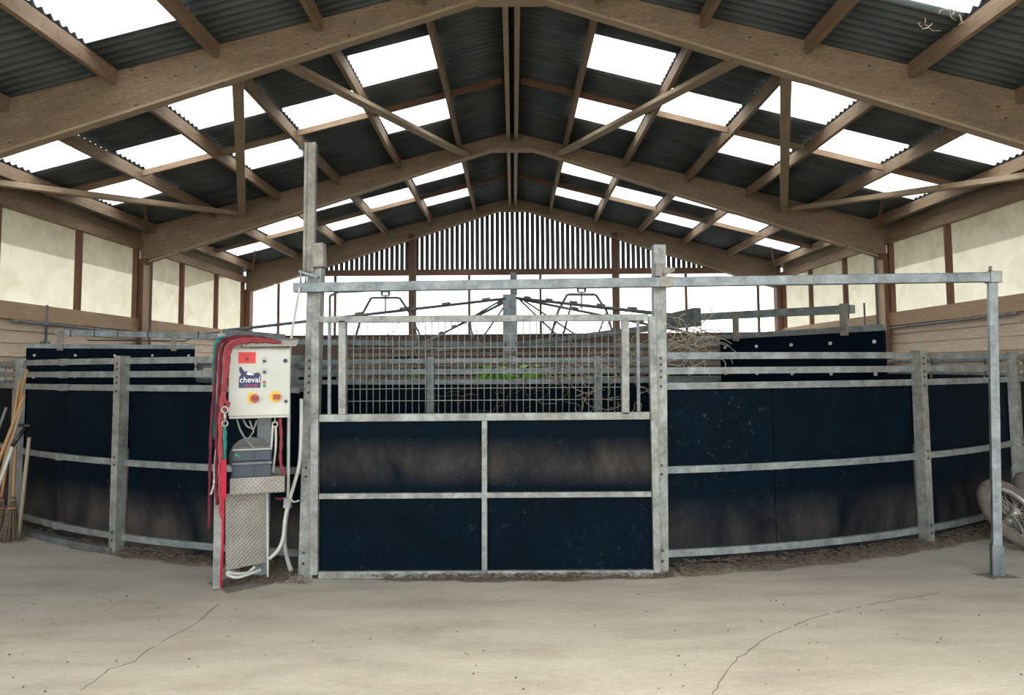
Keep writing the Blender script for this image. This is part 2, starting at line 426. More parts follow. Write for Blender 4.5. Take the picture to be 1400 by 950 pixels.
# ------------------------------------------------------------------ portal frames
FL = {0: 'front portal frame above and behind the viewer', 1: 'portal frame over the concrete apron, in front of the gate',
      2: 'nearest plywood portal frame crossing the top of the view', 3: 'middle plywood portal frame carrying the vee braces', 4: 'farthest plywood portal frame against the boarded gable'}
for i, y in enumerate(FY):
    if i == 0: continue
    t = thing('portal_frame', FL[i], 'roof frame', (0, y, 0), 0, 'plywood portal frames')
    for side in (-1, 1):
        prof = []
        prof = [V((side*.0, y, RZ-.02)), V((side*HALF, y, rz(HALF)-.02)), V((side*HALF, y, 4.0)), V((side*7.3, y, 4.25)), V((side*.4, y, 6.465)), V((0, y, 6.465))]
        if side > 0: prof = prof[::-1]
        build(MB().prism(prof, (0, .12, 0)), 'rafter', M['plywood'], t, bevel=.006)
        build(MB().bar(V((side*(HALF-.09), y+.06, 0)), V((side*(HALF-.09), y+.06, 4.05)), .16, .3, V((0, 1, 0))), 'column', M['redwood'], t)
        # knee fillet at the haunch
        build(MB().bar(V((side*8.1, y+.06, 3.98)), V((side*7.35, y+.06, 4.22)), .15, .035), 'haunch_strip', M['brace'], t)
        build(MB().bar(V((side*7.3, y+.06, 4.235)), V((side*.42, y+.06, 6.45)), .15, .035), 'flange_strip', M['brace'], t)
    g = MB().bar(V((-.44, y+.06, 6.445)), V((.44, y+.06, 6.445)), .2, .045)
    build(g, 'apex_plate', M['brace'], t)
    g = MB().prism([V((-.5, y-.012, 6.49)), V((.5, y-.012, 6.49)), V((.5, y-.012, 6.71)), V((0, y-.012, 6.83)), V((-.5, y-.012, 6.71))], (0, .012, 0))
    build(g, 'apex_gusset', M['plywood'], t)

# purlins
pn = ['first purlin from the ridge', 'second purlin from the ridge', 'third purlin from the ridge', 'fourth purlin from the ridge', 'fifth purlin from the ridge', 'lowest purlin by the eaves']
for bay in (1, 2, 3):
    ya, yb = FY[bay]+.12, FY[bay+1]
    for side in (-1, 1):
        for k, x in enumerate(PX):
            # timbers sag and bow a little
            pts = [V((side*x+random.uniform(-.015, .015), ya+(yb-ya)*q/4, rz(x)-.105-.012*math.sin(PI*q/4))) for q in range(5)]
            mb = MB()
            for A, B in zip(pts, pts[1:]): mb.bar(A, B, .07, .2)
            o = build(mb, 'purlin', M['purlin'])
            tag(o, f'brown timber {pn[k]}, {SIDE[side]} roof slope, {BAYN[bay]}', 'purlin', 'roof purlins')
        mb = MB().bar(V((side*.085, ya, RZ-.15)), V((side*.085, yb, RZ-.15)), .08, .24)
        tag(build(mb, 'ridge_beam', M['brace']), f'{SIDE[side]} one of the paired ridge timbers, {BAYN[bay]}', 'beam', 'paired ridge timbers')
# bridging pieces at mid bay
gaps = ['between ridge and first purlin', 'between first and second purlins', 'between second and third purlins', 'between third and fourth purlins', 'between fourth and fifth purlins', 'between fifth and lowest purlins']
for bay in (2, 3):
    y = (FY[bay]+FY[bay+1])/2+.1
    for side in (-1, 1):
        e = [.13]+PX
        for k in range(6):
            xa, xb = e[k]+.035, e[k+1]-.035
            mb = MB().bar(V((side*xa, y, rz(xa)-.10)), V((side*xb, y, rz(xb)-.10)), .05, .10)
            tag(build(mb, 'bridging_piece', M['redwood'] if k < 2 else M['purlin']), f'short bridging timber {gaps[k]}, {SIDE[side]} slope, {BAYN[bay]}', 'timber', 'bridging timbers between purlins')
# wind braces
for side in (-1, 1):
    for (A, B, nm) in (((3.2, FY[2]+.08), (1.04, FY[3]-.02), 'upper'), ((3.62, FY[2]+.08), (5.98, FY[3]-.02), 'middle')):
        pa = V((side*A[0], A[1], rz(A[0])-.30)); pb = V((side*B[0], B[1], rz(B[0])-.28))
        if nm == 'upper': pass
        o = build(MB().bar(pa, pb, .19 if nm == 'upper' else .15, .07 if nm == 'upper' else .16), 'wind_brace', M['brace'])
        tag(o, f'long diagonal timber brace under the {SIDE[side]} slope, ' + ('rising towards the ridge' if nm == 'upper' else 'looking upright, ending low on the middle frame'), 'brace', 'diagonal roof braces')
    pa = V((side*8.1, 10.9, rz(8.1)-.28)); pb = V((side*6.08, FY[3]-.04, rz(6.1)-.26))
    tag(build(MB().bar(pa, pb, .17, .09), 'wind_brace', M['brace']), f'long timber brace low along the {SIDE[side]} eaves, reaching the middle frame', 'brace', 'diagonal roof braces')
    # thin purlin props near frames
    for f, yy in ((3, FY[3]), (4, FY[4])):
        pa = V((side*7.86, yy-.35, rz(7.86)-.25)); pb = V((side*6.7, yy-2.6, rz(6.7)-.12))
        pa = V((side*7.9, yy-.3, rz(7.9)-.27)); pb = V((side*7.35, yy-1.6, rz(7.35)+.0))
        tag(build(MB().bar(pa, pb, .05, .03), 'prop_strut', M['redwood']), f'thin timber strut above the lowest {SIDE[side]} purlin, {BAYN[f-1]}', 'strut', 'thin purlin struts')

# ------------------------------------------------------------------ side walls
win_n = 2
for side in (-1, 1):
    X = side*(HALF+.06)
    # boarded wall: lapped planks in one cladding surface
    mb = MB(); z = .02; k = 0
    while z < 2.42:
        h = min(.205, 2.44-z)
        for (ya, yb) in ((-1.0, 3.3), (3.3, 9.5), (9.5, 15.9), (15.9, 22.2)):
            d = random.uniform(-.012, .016)
            mb.bar(V((X-side*d, ya+.003, z+h/2)), V((X-side*d, yb-.003, z+h/2)), .05, h-.014)
        if k in (5, 9): mb.bar(V((X-side*.05, -1, z)), V((X-side*.05, 22.1, z)), .035, .035)
        z += h; k += 1
    mb.bar(V((X+side*.04, -1, 1.31)), V((X+side*.04, 22.1, 1.31)), .02, 2.6)
    struct(build(mb, 'wall_'+SIDE[side], M['plank'], origin=(0, 0, 0)))
    mb = MB()
    for (ya, yb) in ((-1, 3.12), (3.32, 9.38), (9.6, 15.74), (16.02, 22.0)):
        mb.bar(V((X-side*.06, ya, 2.60)), V((X-side*.06, yb, 2.60)), .09, .28)
    struct(build(mb, 'trim_sill_'+SIDE[side], M['sill'], origin=(0, 0, 0)))
    mb = MB().bar(V((X-side*.04, -1, 4.36)), V((X-side*.04, 22.1, 4.36)), .12, .2)
    mb.bar(V((X+side*.03, -1, 4.58)), V((X+side*.03, 22.1, 4.58)), .03, .26)
    struct(build(mb, 'trim_eaves_'+SIDE[side], M['purlin'], origin=(0, 0, 0)))
    for bay in range(1, 4):
        ya, yb = FY[bay], FY[bay+1]
        w = bpy.data.objects.new(f'window_{win_n}', None); COL.objects.link(w); w.location = (X, ya, 2.74); FR[w.name] = Matrix.Translation(V((X, ya, 2.74)))
        w['kind'] = 'structure'; win_n += 1
        mb = MB(); n = 60
        i0 = len(mb.v)
        for q in range(n+1):
            yy = ya+(yb-ya)*q/n; dx = .006*math.sin(yy*7)+.005*math.sin(yy*3.1)
            for zz in (2.74, 4.5): mb.v.append(V((X+side*(.05+dx), yy, zz)))
        for q in range(n): a = i0+2*q; mb.face([a, a+1, a+3, a+2], [(0, 0), (0, 1), (1, 1), (1, 0)], True)
        o = build(mb, 'pane', M['cream'], w)
        mb = MB()
        for q in (0, 1, 2, 3):
            yy = ya+(yb-ya)*q/3
            if q in (0, 3): yy += .22 if q == 0 else -.12
            mb.bar(V((X-side*.02, yy, 2.74)), V((X-side*.02, yy, 4.27)), .11, .07, V((0, 1, 0)))
        build(mb, 'frame', M['redwood'], w)
# rails and pipes on the walls
def wallpt(x, y, side):
    d = ray(x, y); Xw = side*(HALF-.0); return EYE + d*(Xw/d.x)
A = wallpt(187, 345, -1); B = wallpt(187, 470, -1)
tag(build(MB().bar(V((-8.02, 15.72, .02)), V((-8.02, 15.72, 3.9)), .09, .09), 'wall_batten', M['brace']), 'pale upright batten beside the middle frame on the left wall', 'batten')
tag(build(MB().bar(V((8.02, 15.72, .02)), V((8.02, 15.72, 3.9)), .09, .09), 'wall_batten', M['brace']), 'pale upright batten beside the middle frame on the right wall', 'batten')
for side, px in ((-1, 61), (1, 1184)):
    A = wallpt(px, 425 if side < 0 else 420, side)
    t = thing('conduit', f'thin grey conduit running down the {SIDE[side]} boarded wall', 'pipe', (A.x-side*.03, A.y, 1.2))
    build(MB().tube([V((A.x-side*.04, A.y, 1.2)), V((A.x-side*.04, A.y, A.z+.1))], .022), 'pipe', M['galv_dark'], t)
    build(MB().box((A.x-side*.04-.05, A.y-.06, 2.0), (A.x-side*.04+.05, A.y+.06, 2.12)), 'bracket', M['galv_rust'], t)
hk = wallpt(1165, 455, 1)
tag(build(MB().tube([hk+V((-.05, 0, .1)), hk+V((-.12, 0, 0)), hk+V((-.10, .06, -.14)), hk+V((-.06, -.1, -.26))], .022), 'hanging_strap', M['black']), 'short black strap hanging on the right boarded wall', 'strap')
for side in (-1, 1):
    tag(build(MB().tube([V((side*8.08, 11.6, 2.42)), V((side*8.08, 15.6, 2.40))], .025), 'wall_rail', M['galv']), f'thin metal rail under the sill of the {SIDE[side]} wall', 'rail')

# ------------------------------------------------------------------ back gable
Y4 = FY[4]
struct(build(MB().box((-HALF, Y4+.16, 0), (HALF, Y4+.3, 2.62)), 'wall_back', M['brick'], origin=(0, 0, 0)))
mb = MB(); x = -8.1
while x < 8.1:
    zt = rz(x)-.05 if abs(x) > .1 else RZ-.06
    if zt > 4.6:
        w_ = .118; zt2 = rz(abs(x)+.06)-.05
        mb.box((x-w_/2, Y4+.15, 4.56), (x+w_/2, Y4+.172, zt2))
    x += .1555
m_g, ntg, bg = mat('gable_board'); ng = noise(ntg, coords(ntg, 'Object', (8, 1, .6)), 2, 4)
ntg.links.new(ramp(ntg, ng, [(.3, (.035, .036, .042)), (.7, (.085, .085, .09))]), bg.inputs['Base Color']); bg.inputs['Roughness'].default_value = .85
struct(build(mb, 'wall_gable', m_g, origin=(0, 0, 0)))
struct(build(MB().bar(V((-8.1, Y4+.09, 4.555)), V((8.1, Y4+.09, 4.555)), .1, .18), 'trim_gable_tie', M['redwood'], origin=(0, 0, 0)))
w = bpy.data.objects.new('window_1', None); COL.objects.link(w); w.location = (0, Y4+.2, 2.62); FR[w.name] = Matrix.Translation(V((0, Y4+.2, 2.62))); w['kind'] = 'structure'
build(MB().box((-8.15, Y4+.23, 2.62), (8.15, Y4+.235, 4.6)), 'pane', M['gablepane'], w)
mb = MB()
for X in (-7.25, -5.5, -1.36, .84, 5.33, 7.55): mb.bar(V((X, Y4+.2, 2.62)), V((X, Y4+.2, 4.5)), .075, .05, V((0, 1, 0)))
mb.bar(V((-8.1, Y4+.2, 2.63)), V((8.1, Y4+.2, 2.63)), .08, .05)
build(mb, 'frame', M['redwood'], w)
for s_, nm in ((-1, 'left'), (1, 'right')):
    t = thing('gable_post', f'brown timber post dividing the bright gable window, {nm} of the centre column', 'post', (s_*3.12, Y4+.06, 0), 0, 'gable posts')
    build(MB().bar(V((s_*3.12, Y4+.04, .02)), V((s_*3.12, Y4+.04, 5.75)), .17, .1, V((0, 1, 0))), 'shaft', M['redwood'], t)
    build(MB().bar(V((s_*3.12+.11, Y4+.08, .02)), V((s_*3.12+.11, Y4+.08, 5.7)), .06, .1, V((0, 1, 0))), 'packing_strip', M['old'], t)

# ------------------------------------------------------------------ fences of the horse walker
ZR = [1.69, 1.57, 1.448, .788, .140]
def arc_bar(mb, a0, a1, r, z, w, h, step=2.2):
    n = max(1, int(abs(a1-a0)/step)); ps = [pol(a0+(a1-a0)*k/n, r, z) for k in range(n+1)]
    i0 = len(mb.v); L = 0
    for k in range(n+1):
        a = a0+(a1-a0)*k/n
        for dr, dz in ((w/2, -h/2), (-w/2, -h/2), (-w/2, h/2), (w/2, h/2)): mb.v.append(pol(a, r+dr, z+dz))
    for k in range(n):
        l = (ps[k+1]-ps[k]).length
        for j in range(4):
            q = (j+1) % 4
            mb.face([i0+4*k+j, i0+4*k+q, i0+4*k+4+q, i0+4*k+4+j], [(L, 0), (L, .05), (L+l, .05), (L+l, 0)], False)
        L += l
    mb.face([i0, i0+1, i0+2, i0+3][::-1], [(0, 0)]*4); e = i0+4*n; mb.face([e, e+1, e+2, e+3], [(0, 0)]*4)
    return mb
def fence_section(a0, a1, R, label, group, inner=False, ring='outer', sleeves=(), seams=()):
    mid = pol((a0+a1)/2, R, 0)
    t = thing('fence_section', label, 'fence', mid, 0, group)
    sgn = -1 if inner else 1
    zs = ZR
    for z in zs:
        build(arc_bar(MB(), a0, a1, R, z, .035, .055), 'rail', M['galv'], t)
    # boards behind the rails, butted at the seams
    cuts = [a0]+[s for s in seams]+[a1]
    for p, q in zip(cuts, cuts[1:]):
        g = .03 if len(cuts) > 2 else 0
        build(arc_bar(MB(), p+g, q-g, R-sgn*.033, .735, .012, 1.39, 1.1), 'board', M['panel'], t)
    if sleeves:
        for s in sleeves:
            for z in zs: build(arc_bar(MB(), s-.35, s+.35, R, z-.002, .046, .066, .7), 'rail_sleeve', M['galv'], t)
    return t
def fence_post(a, R, label, group, top=1.735, holes=True, inner=False):
    t = thing('fence_post', label, 'post', pol(a, R), math.radians(a), group)
    c = pol(a, R+(.03 if not inner else -.03)); er = (pol(a, 1)-C0).normalized()
    A = c.copy(); B = c + V((0, 0, top))
    mb = MB()
    # channel: web outwards and two flanges
    ta = V((0, 0, 1)).cross(er)
    mb.bar(A+er*.045, B+er*.045, .085, .008, er)
    for s in (-1, 1): mb.bar(A+ta*s*.0385, B+ta*s*.0385, .008, .09, er)
    mb.bar(A+er*.002, A+er*.002+V((0, 0, .001)), .085, .09, er); mb.bar(B-V((0, 0, .004)), B, .085, .09, er)
    build(mb, 'shaft', M['galv_front'] if not inner else M['galv'], t, bevel=.003)
    if holes:
        for z in (1.665, 1.615, 1.545, 1.495, 1.42, .84, .775, .19, .12):
            build(MB().disc(c+er*.0485+V((0, 0, z)), er, .011, .006, 10), 'bolt', M['bolt'], t)
    return t
OUT_G = 'outer fence posts of the horse walker'; SEC_G = 'outer fence sections'
PA = [25.3, 38.5, 51.7, 64.9, 78.1, 91.3, 104.5, 117.7, 130.9, 144.1, 157.3, 170.5]
lbl = {25.3: ('first tall outer fence post to the {s} of the gate, whole height in view'), 38.5: 'outer fence post at the {s} edge of the view, beside the {o}'}
for s, nm, o_ in ((-1, 'left', 'brooms'), (1, 'right', 'old wheels')):
    PA[0] = 25.8 if s < 0 else 27.0; PA[1] = 39.6 if s < 0 else 40.4
    for a in PA:
        ix = PA.index(a); near = ix < 2
        L = list(lbl.values())[ix].format(s=nm, o=o_) if near else 'far galvanised post of the outer walker fence'
        fence_post(s*a, RO, L, OUT_G if near else 'far outer fence posts', holes=near)
    start = -11.75 if s < 0 else 8.35
    edges = [abs(start)]+PA+[180+(0 if s < 0 else 0)]
    for i, (p, q) in enumerate(zip(edges, edges[1:])):
        if i == 0: L = f'dark boarded fence section between the gate and first post on the {nm}'
        elif i == 1: L = f'dark boarded fence section between first and second posts on the {nm}'
        else: L = 'far boarded section of the outer walker fence'
        seams = (s*15.5,) if (i == 0 and s > 0) else ((s*32.8,) if i == 1 and s < 0 else ())
        sl = (s*32.8,) if i == 1 and s < 0 else ()
        a0, a1 = (s*p+s*.33 if i else s*p), s*q-s*.33
        if s < 0: a0, a1 = a1, a0
        fence_section(a0, a1, RO, L, SEC_G if i < 2 else 'far outer fence sections', seams=seams, sleeves=sl)
NI = 18
for k in range(NI):
    a = 10+k*360/NI; aa = (a+180) % 360-180
    near = abs(aa) < 60
    if abs(aa) < 40:
        L = f'inner ring fence post seen through the gate, {"left" if aa < 0 else "right"} of the green plants' if abs(aa) < 12 else f'inner ring fence post behind the {"left" if aa < 0 else "right"} outer fence'
        if abs(aa) > 12: L += ', nearer the gate' if abs(aa) < 35 else ', farther from the gate'
    else: L = 'far post of the inner walker fence'
    fence_post(a, RI, L, 'inner ring posts' if abs(aa) < 40 else 'far inner ring posts', holes=False, inner=True)
    b0 = a+.5; b1 = a+360/NI-.5; mid = ((b0+b1)/2+180) % 360-180
    if abs(mid) < 6: L = 'inner ring fence section seen through the gate mesh'
    elif abs(mid) < 45: L = f'inner ring fence section behind the {"left" if mid < 0 else "right"} outer fence'+(', next to the gate' if abs(mid) < 25 else ', away from the gate')
    else: L = 'far boarded section of the inner walker fence'
    fence_section(b0, b1, RI, L, 'inner ring sections' if abs(mid) < 45 else 'far inner ring sections', inner=False)

# ------------------------------------------------------------------ gate posts, top beam
YG = 5.70
def xz(px, py, Y): p = at(px, py, Y); return p
def post_between(pb, pt, w, d): return MB().bar(pb, pt, w, d, V((0, 1, 0)))
# left gate post
pb = at(417.5, 786, YG); pb.z = 0; pt = at(431, 345, YG)
t = thing('gate_post', 'tall galvanised gate post left of the mesh gate, beside the control cabinet', 'post', pb, 0, 'gate posts')
mb = MB(); mb.bar(pb+V((0, .05, 0)), pt+V((0, .05, 0)), .115, .11, V((0, 1, 0)))
mb.bar(pb+V((.045, -.012, 0)), pt+V((.045, -.012, 0)), .03, .02, V((0, 1, 0)))
build(mb, 'shaft', M['galv_front'], t, bevel=.004)
def lerp_z(A, B, z): return A.lerp(B, (z-A.z)/(B.z-A.z))
for z in (1.67, 1.61, 1.55, 1.50, 1.42, .84, .77, .19, .11): build(MB().disc(lerp_z(pb, pt, z)+V((-.018, -.004, 0)), (0, -1, 0), .011, .006, 10), 'bolt', M['bolt'], t)
u0 = at(423, 372, YG-.0); u1 = at(425.5, 196, YG)
mb = MB()
mb.bar(u0+V((0, .0, 0)), u1+V((0, .0, 0)), .085, .05, V((0, 1, 0)))
for s in (-1, 1): mb.bar(u0+V((s*.032, -.03, 0)), u1+V((s*.032, -.03, 0)), .022, .012, V((0, 1, 0)))
build(mb, 'guide_channel', M['galv_rust'], t)
pA = at(437, 366, YG-.02); pB = at(436, 333, YG-.02)
build(MB().bar(pA, pB, .09, .10, V((0, 1, 0))), 'pulley_box', M['galv_rust'], t, bevel=.006)
mb = MB().bar(at(409, 371, YG-.06), at(435, 379, YG-.06), .03, .018); mb.tube([at(411, 368, YG-.06), at(411, 389, YG-.06)], .009); mb.tube([at(418, 370, YG-.06), at(418, 389, YG-.06)], .009)
build(mb, 'bracket', M['galv'], t)
mb = MB().tube([at(411, 200, YG), at(416, 208, YG), at(415, 215, YG)], .012); mb.ring(at(411, 201, YG-.01), (0, 1, .2), .016, .006, 14, 6)
build(mb, 'eyelet', M['galv_dark'], t)
# right gate post
pb = at(905.5, 783, YG); pb.z = 0; pt = at(902, 334, YG)
t = thing('gate_post', 'galvanised gate post right of the mesh gate, rising above the top beam', 'post', pb, 0, 'gate posts')
mb = MB(); mb.bar(pb+V((0, .05, 0)), pt+V((0, .05, 0)), .098, .11, V((0, 1, 0)))
mb.bar(pb+V((-.045, -.012, 0)), lerp_z(pb, pt, 2.2)+V((-.045, -.012, 0)), .02, .02, V((0, 1, 0)))
build(mb, 'shaft', M['galv_front'], t, bevel=.004)
for z in (1.67, 1.62, 1.57, 1.52, 1.45, .84, .77, .19, .11): build(MB().disc(lerp_z(pb, pt, z)+V((.0, -.004, 0)), (0, -1, 0), .011, .006, 10), 'bolt', M['bolt'], t)
mb = MB().bar(at(902, 378, YG-.03), at(902, 361, YG-.03), .075, .06, V((0, 1, 0)))
mb.bar(at(905, 376, YG-.05), at(920, 368, YG-.02), .05, .03)
mb.disc(at(912, 370, YG-.07), (0, 1, 0), .03, .03, 14)
build(mb, 'roller_bracket', M['galv_rust'], t)

# top beam with right leg
bA = at(402, 393.5, YG-.07); bB = at(1358, 379, YG-.07)
t = thing('gate_track_beam', 'long galvanised box beam over the gate, carried on the slim right leg', 'beam', V((bB.x, bB.y, 0)))
build(MB().bar(bA, bB, .07, .075), 'beam', M['galv'], t, bevel=.005)
build(MB().bar(at(1350, 379, YG-.07), at(1365.5, 379, YG-.07), .09, .09), 'corner_cap', M['galv_front'], t, bevel=.005)
build(MB().bar(at(901, 385.5, YG-.07), at(919, 385.2, YG-.07), .08, .082), 'beam_sleeve', M['galv_rust'], t, bevel=.004)
ftp = at(1356.5, 387, YG-.07); fb = at(1363.5, 786, YG-.07); fb.z = 0
build(MB().bar(fb, ftp, .062, .062, V((.35, 1, 0))), 'leg', M['galv'], t, bevel=.005)
build(MB().bar(fb, fb.lerp(ftp, .105), .078, .078, V((.35, 1, 0))), 'leg_sleeve', M['galv_dark'], t)
q = fb; build(MB().prism([q+V((-.19, .02, .0)), q+V((-.08, -.1, .0)), q+V((.12, -.1, .0)), q+V((.05, .06, .0))], (0, 0, .012)), 'base_plate', M['galv_rust'], t)
build(MB().tube([at(1354, 371, YG-.07), at(1354, 364, YG-.07)], .012), 'bolt', M['galv_rust'], t)

# ------------------------------------------------------------------ the gate
t = thing('mesh_gate', 'galvanised sliding gate with wire mesh over four dark panels', 'gate', at(662, 786, YG-.03))
YF = YG-.03
def G(x, y, dy=0): return at(x, y, YF+dy)
fm = [(G(432, 436), G(430, 788), .062), (G(891, 432), G(898, 785), .055)]
for A, B, w_ in fm:
    B = V((B.x, B.y, max(B.z, .035))); build(MB().bar(B, A, w_, .06, V((0, 1, 0))), 'stile', M['galv_front'], t, bevel=.004)
for A, B, h, nm in ((G(437, 437), G(886, 434), .052, 'top_rail'), (G(437, 571.5), G(888, 568), .058, 'middle_rail'), (G(437, 678), G(890, 675), .042, 'panel_rail'), (G(436, 785.5), G(893, 783.5), .055, 'bottom_rail')):
    build(MB().bar(A, B, .05, h), nm, M['galv_front'], t, bevel=.004)
build(MB().bar(G(662.5, 779), G(662.5, 575), .042, .045, V((0, 1, 0))), 'mullion', M['galv_front'], t, bevel=.003)
for xa, xb in ((468.5, 468.5), (855, 854.5)):
    build(MB().bar(G(xa, 566), G(xb, 438.5), .058, .05, V((0, 1, 0))), 'upright', M['galv_front'], t, bevel=.003)
for A, B in ((G(450.5, 566), G(450.5, 441)), (G(873, 564), G(872, 437))):
    build(MB().bar(A, B, .024, .02, V((0, 1, 0))), 'guard_bar', M['galv_dark'], t)
mb = MB(); yf = .0
for k in range(43):
    x = 474.5+(849.5-474.5)*k/42
    mb.tube([G(x, 567, .012), G(x, 440, .012)], .0034, 6)
for y in (457, 475, 492.5, 510, 530.5, 547): mb.tube([G(472, y+1.5, .005), G(851, y-1.5, .005)], .0034, 6)
build(mb, 'wire_mesh', M['galv_front'], t)
for (x0, x1, y0, y1) in ((435, 662, 572, 680), (662, 893, 570, 678), (435, 662, 680, 786), (662, 895, 677, 784)):
    P = [G(x0, y0, .012), G(x1, y0-1, .012), G(x1, y1-1, .012), G(x0, y1, .012)]
    build(MB().prism(P, (0, .014, 0)), 'panel', M['panel_gate'], t)
# bent rope guide rising behind the left upright
t = thing('rope_guide', 'thin dark bent bar standing up behind the gate, left end', 'bar', at(451, 445, YG+.25))
build(MB().tube([at(451, 600, YG+.25), at(451, 406, YG+.25), at(452, 404, YG+.25), at(463, 399, YG+.3), at(497, 398, YG+.3)], .011, 8), 'bar', M['galv_dark'], t)
build(MB().bar(at(451, 604, YG+.25), at(451, 590, YG+.25), .04, .04, V((0, 1, 0))), 'bar_socket', M['galv_dark'], t)

# ------------------------------------------------------------------ walker machine
col = thing('centre_column', 'galvanised centre column of the horse walker, seen through the mesh gate', 'column', C0+V((-.07, 0, 0)))
CT = C0+V((-.07, 0, 0))
build(MB().bar(CT+V((0, 0, .02)), CT+V((0, 0, 3.0)), .26, .2, V((0, 1, 0))), 'shaft', M['galv'], col, bevel=.01)
build(MB().bar(CT+V((.08, 0, 3.0)), CT+V((.08, 0, 3.42)), .13, .13, V((0, 1, 0))), 'spindle', M['galv_dark'], col, bevel=.01)
build(MB().tube([CT+V((0, 0, .9)), CT+V((0, 0, 1.25))], .34, 20), 'motor_drum', M['galv_dark'], col)
def walker_arm(a, label, zend=2.05):
    t = thing('walker_arm', label, 'machine arm', pol(a, 2.7, 1.95), 0, 'walker arms')
    r0 = .15; rb = 5.15
    build(MB().bar(pol(a, r0, 2.05), pol(a, rb, zend), .07, .085), 'lower_chord', M['galv'], t)
    zt = 2.22
    P = lambda r: pol(a, r, 2.92+(zt-2.92)*(r-.15)/(rb-.15))
    build(MB().tube([P(.15), P(rb)], .026, 8), 'upper_chord', M['galv_dark'], t)
    for r in (.5, 1.3, 2.1, 2.9, 3.7): build(MB().bar(P(r)+V((0, 0, .03)), P(r+.14)+V((0, 0, .03)), .07, .05), 'clamp', M['galv_dark'], t)
    zl = lambda r: 2.05+(zend-2.05)*(r-r0)/(rb-r0)
    for ra, rb2 in ((.2, 1.75), (2.1, 1.8)):
        build(MB().tube([P(ra), pol(a, rb2, zl(rb2))], .017, 8), 'strut', M['galv_dark'], t)
    build(MB().bar(pol(a, 4.2, zend+.05), pol(a, 5.15, zend+.07), .1, .14, taper=(.12, .24)), 'end_box', M['galv_dark'], t, bevel=.01)
    build(MB().bar(pol(a, 5.15, zend+.07), pol(a, 7.4, 2.16), .075, .085), 'boom', M['galv'], t)
    if a == -63:
        for r in (5.5, 5.85, 6.2, 6.6, 6.9, 7.2): build(MB().bar(pol(a, r, 2.15), pol(a, r+.02, 2.15), .09, .1), 'cable_tie', M['black'], t)
        build(MB().tube([pol(a, 5.2, 2.2), pol(a, 5.45, 2.17), pol(a, 5.7, 2.05), pol(a, 6.1, 2.055), pol(a, 7.0, 2.05)], .008, 6), 'cable', M['black'], t)
    if a == 27:
        build(MB().tube([pol(a, 4.3, 2.25)+V((0, -.1, 0)), pol(a, 4.7, 2.1)+V((0, -.1, 0)), pol(a, 5.1, 1.97)+V((0, -.1, 0)), pol(a, 5.4, 1.96)+V((0, -.1, 0))], .016, 8), 'hose', M['rope_grey'], t)
    return t
ARMS = {-63: ('walker arm reaching left over the inner ring, cable tied', 2.06), 27: ('walker arm reaching right towards the near rubber curtain', 2.16), 117: ('walker arm on the far right of the ring', 2.06), 207: ('walker arm pointing to the far left of the ring', 2.06)}
CURT = {-63: 'dark hanging rubber divider on the left, above the outer rails', 27: 'dark hanging rubber divider on the right, above the outer rails', 117: 'hanging rubber divider at the far right of the track', 207: 'hanging rubber divider at the far left of the track'}
for a, (L, ze) in ARMS.items():
    walker_arm(a, L, ze)
    t = thing('rubber_divider', CURT[a], 'divider', pol(a, 6.55, .45), 0, 'hanging rubber dividers')
    r0, r1 = 5.55, 7.74
    build(MB().bar(pol(a, (r0+r1)/2, .45), pol(a, (r0+r1)/2, 1.94), .03, r1-r0, (pol(a, 1)-C0)), 'curtain', M['rubber'], t)
    er = (pol(a, 1)-C0).normalized(); tn = V((0, 0, 1)).cross(er); toward = tn if tn.y < 0 else -tn
    build(MB().bar(pol(a, r0, 1.96), pol(a, r1, 1.96), .06, .06), 'clamp_rail', M['galv'], t)
    for r in (5.64, 6.14, 6.64, 7.14, 7.64):
        for z in (1.83, 1.52, 1.2): build(MB().disc(pol(a, r, z)+toward*.014, toward, .018, .014, 10), 'washer', M['boltpale'], t)
    for r in (5.85, 7.33):
        build(MB().bar(pol(a, r, 1.9)+toward*.045, pol(a, r, 2.22)+toward*.045, .075, .03, toward), 'hanger', M['galv_rust'], t)
# trapezoid hangers on far ring
for x0, y0, nm in ((527, 405, 'left'), (795, 400.5, 'right')):
    Yh = 18.9
    H = lambda dx, dy: at(x0+dx, y0+dy, Yh)
    t = thing('bail_frame', f'thin bent tube frame with small box, {nm} of the centre column', 'frame', at(x0, 505, Yh), 0, 'bent tube frames behind the column')
    build(MB().tube([H(-45, 98), H(-41, 56), H(-32, 25), H(-20, 3), H(-17, 2), H(0, 2), H(17, 2), H(20, 3), H(34, 24), H(43, 56), H(47, 98)], .034, 8), 'bent_tube', M['galv_dark'], t)
    build(MB().tube([H(0, 0), H(0, 22)], .02, 8), 'pin', M['galv_dark'], t)
    mb = MB()
    for A, B in ((H(-5, -1), H(5, -1)), (H(-5, -6), H(5, -6))): mb.bar(A, B, .06, .03)
    for A, B in ((H(-5, -1), H(-5, -7)), (H(5, -1), H(5, -7))): mb.bar(A, B, .03, .06)
    build(mb, 'box_clamp', M['galv_dark'], t)
    mb = MB(); mb.bar(at(x0-50, 503, Yh), at(x0+50, 503, Yh), .05, .05); build(mb, 'foot_rail', M['galv_dark'], t)

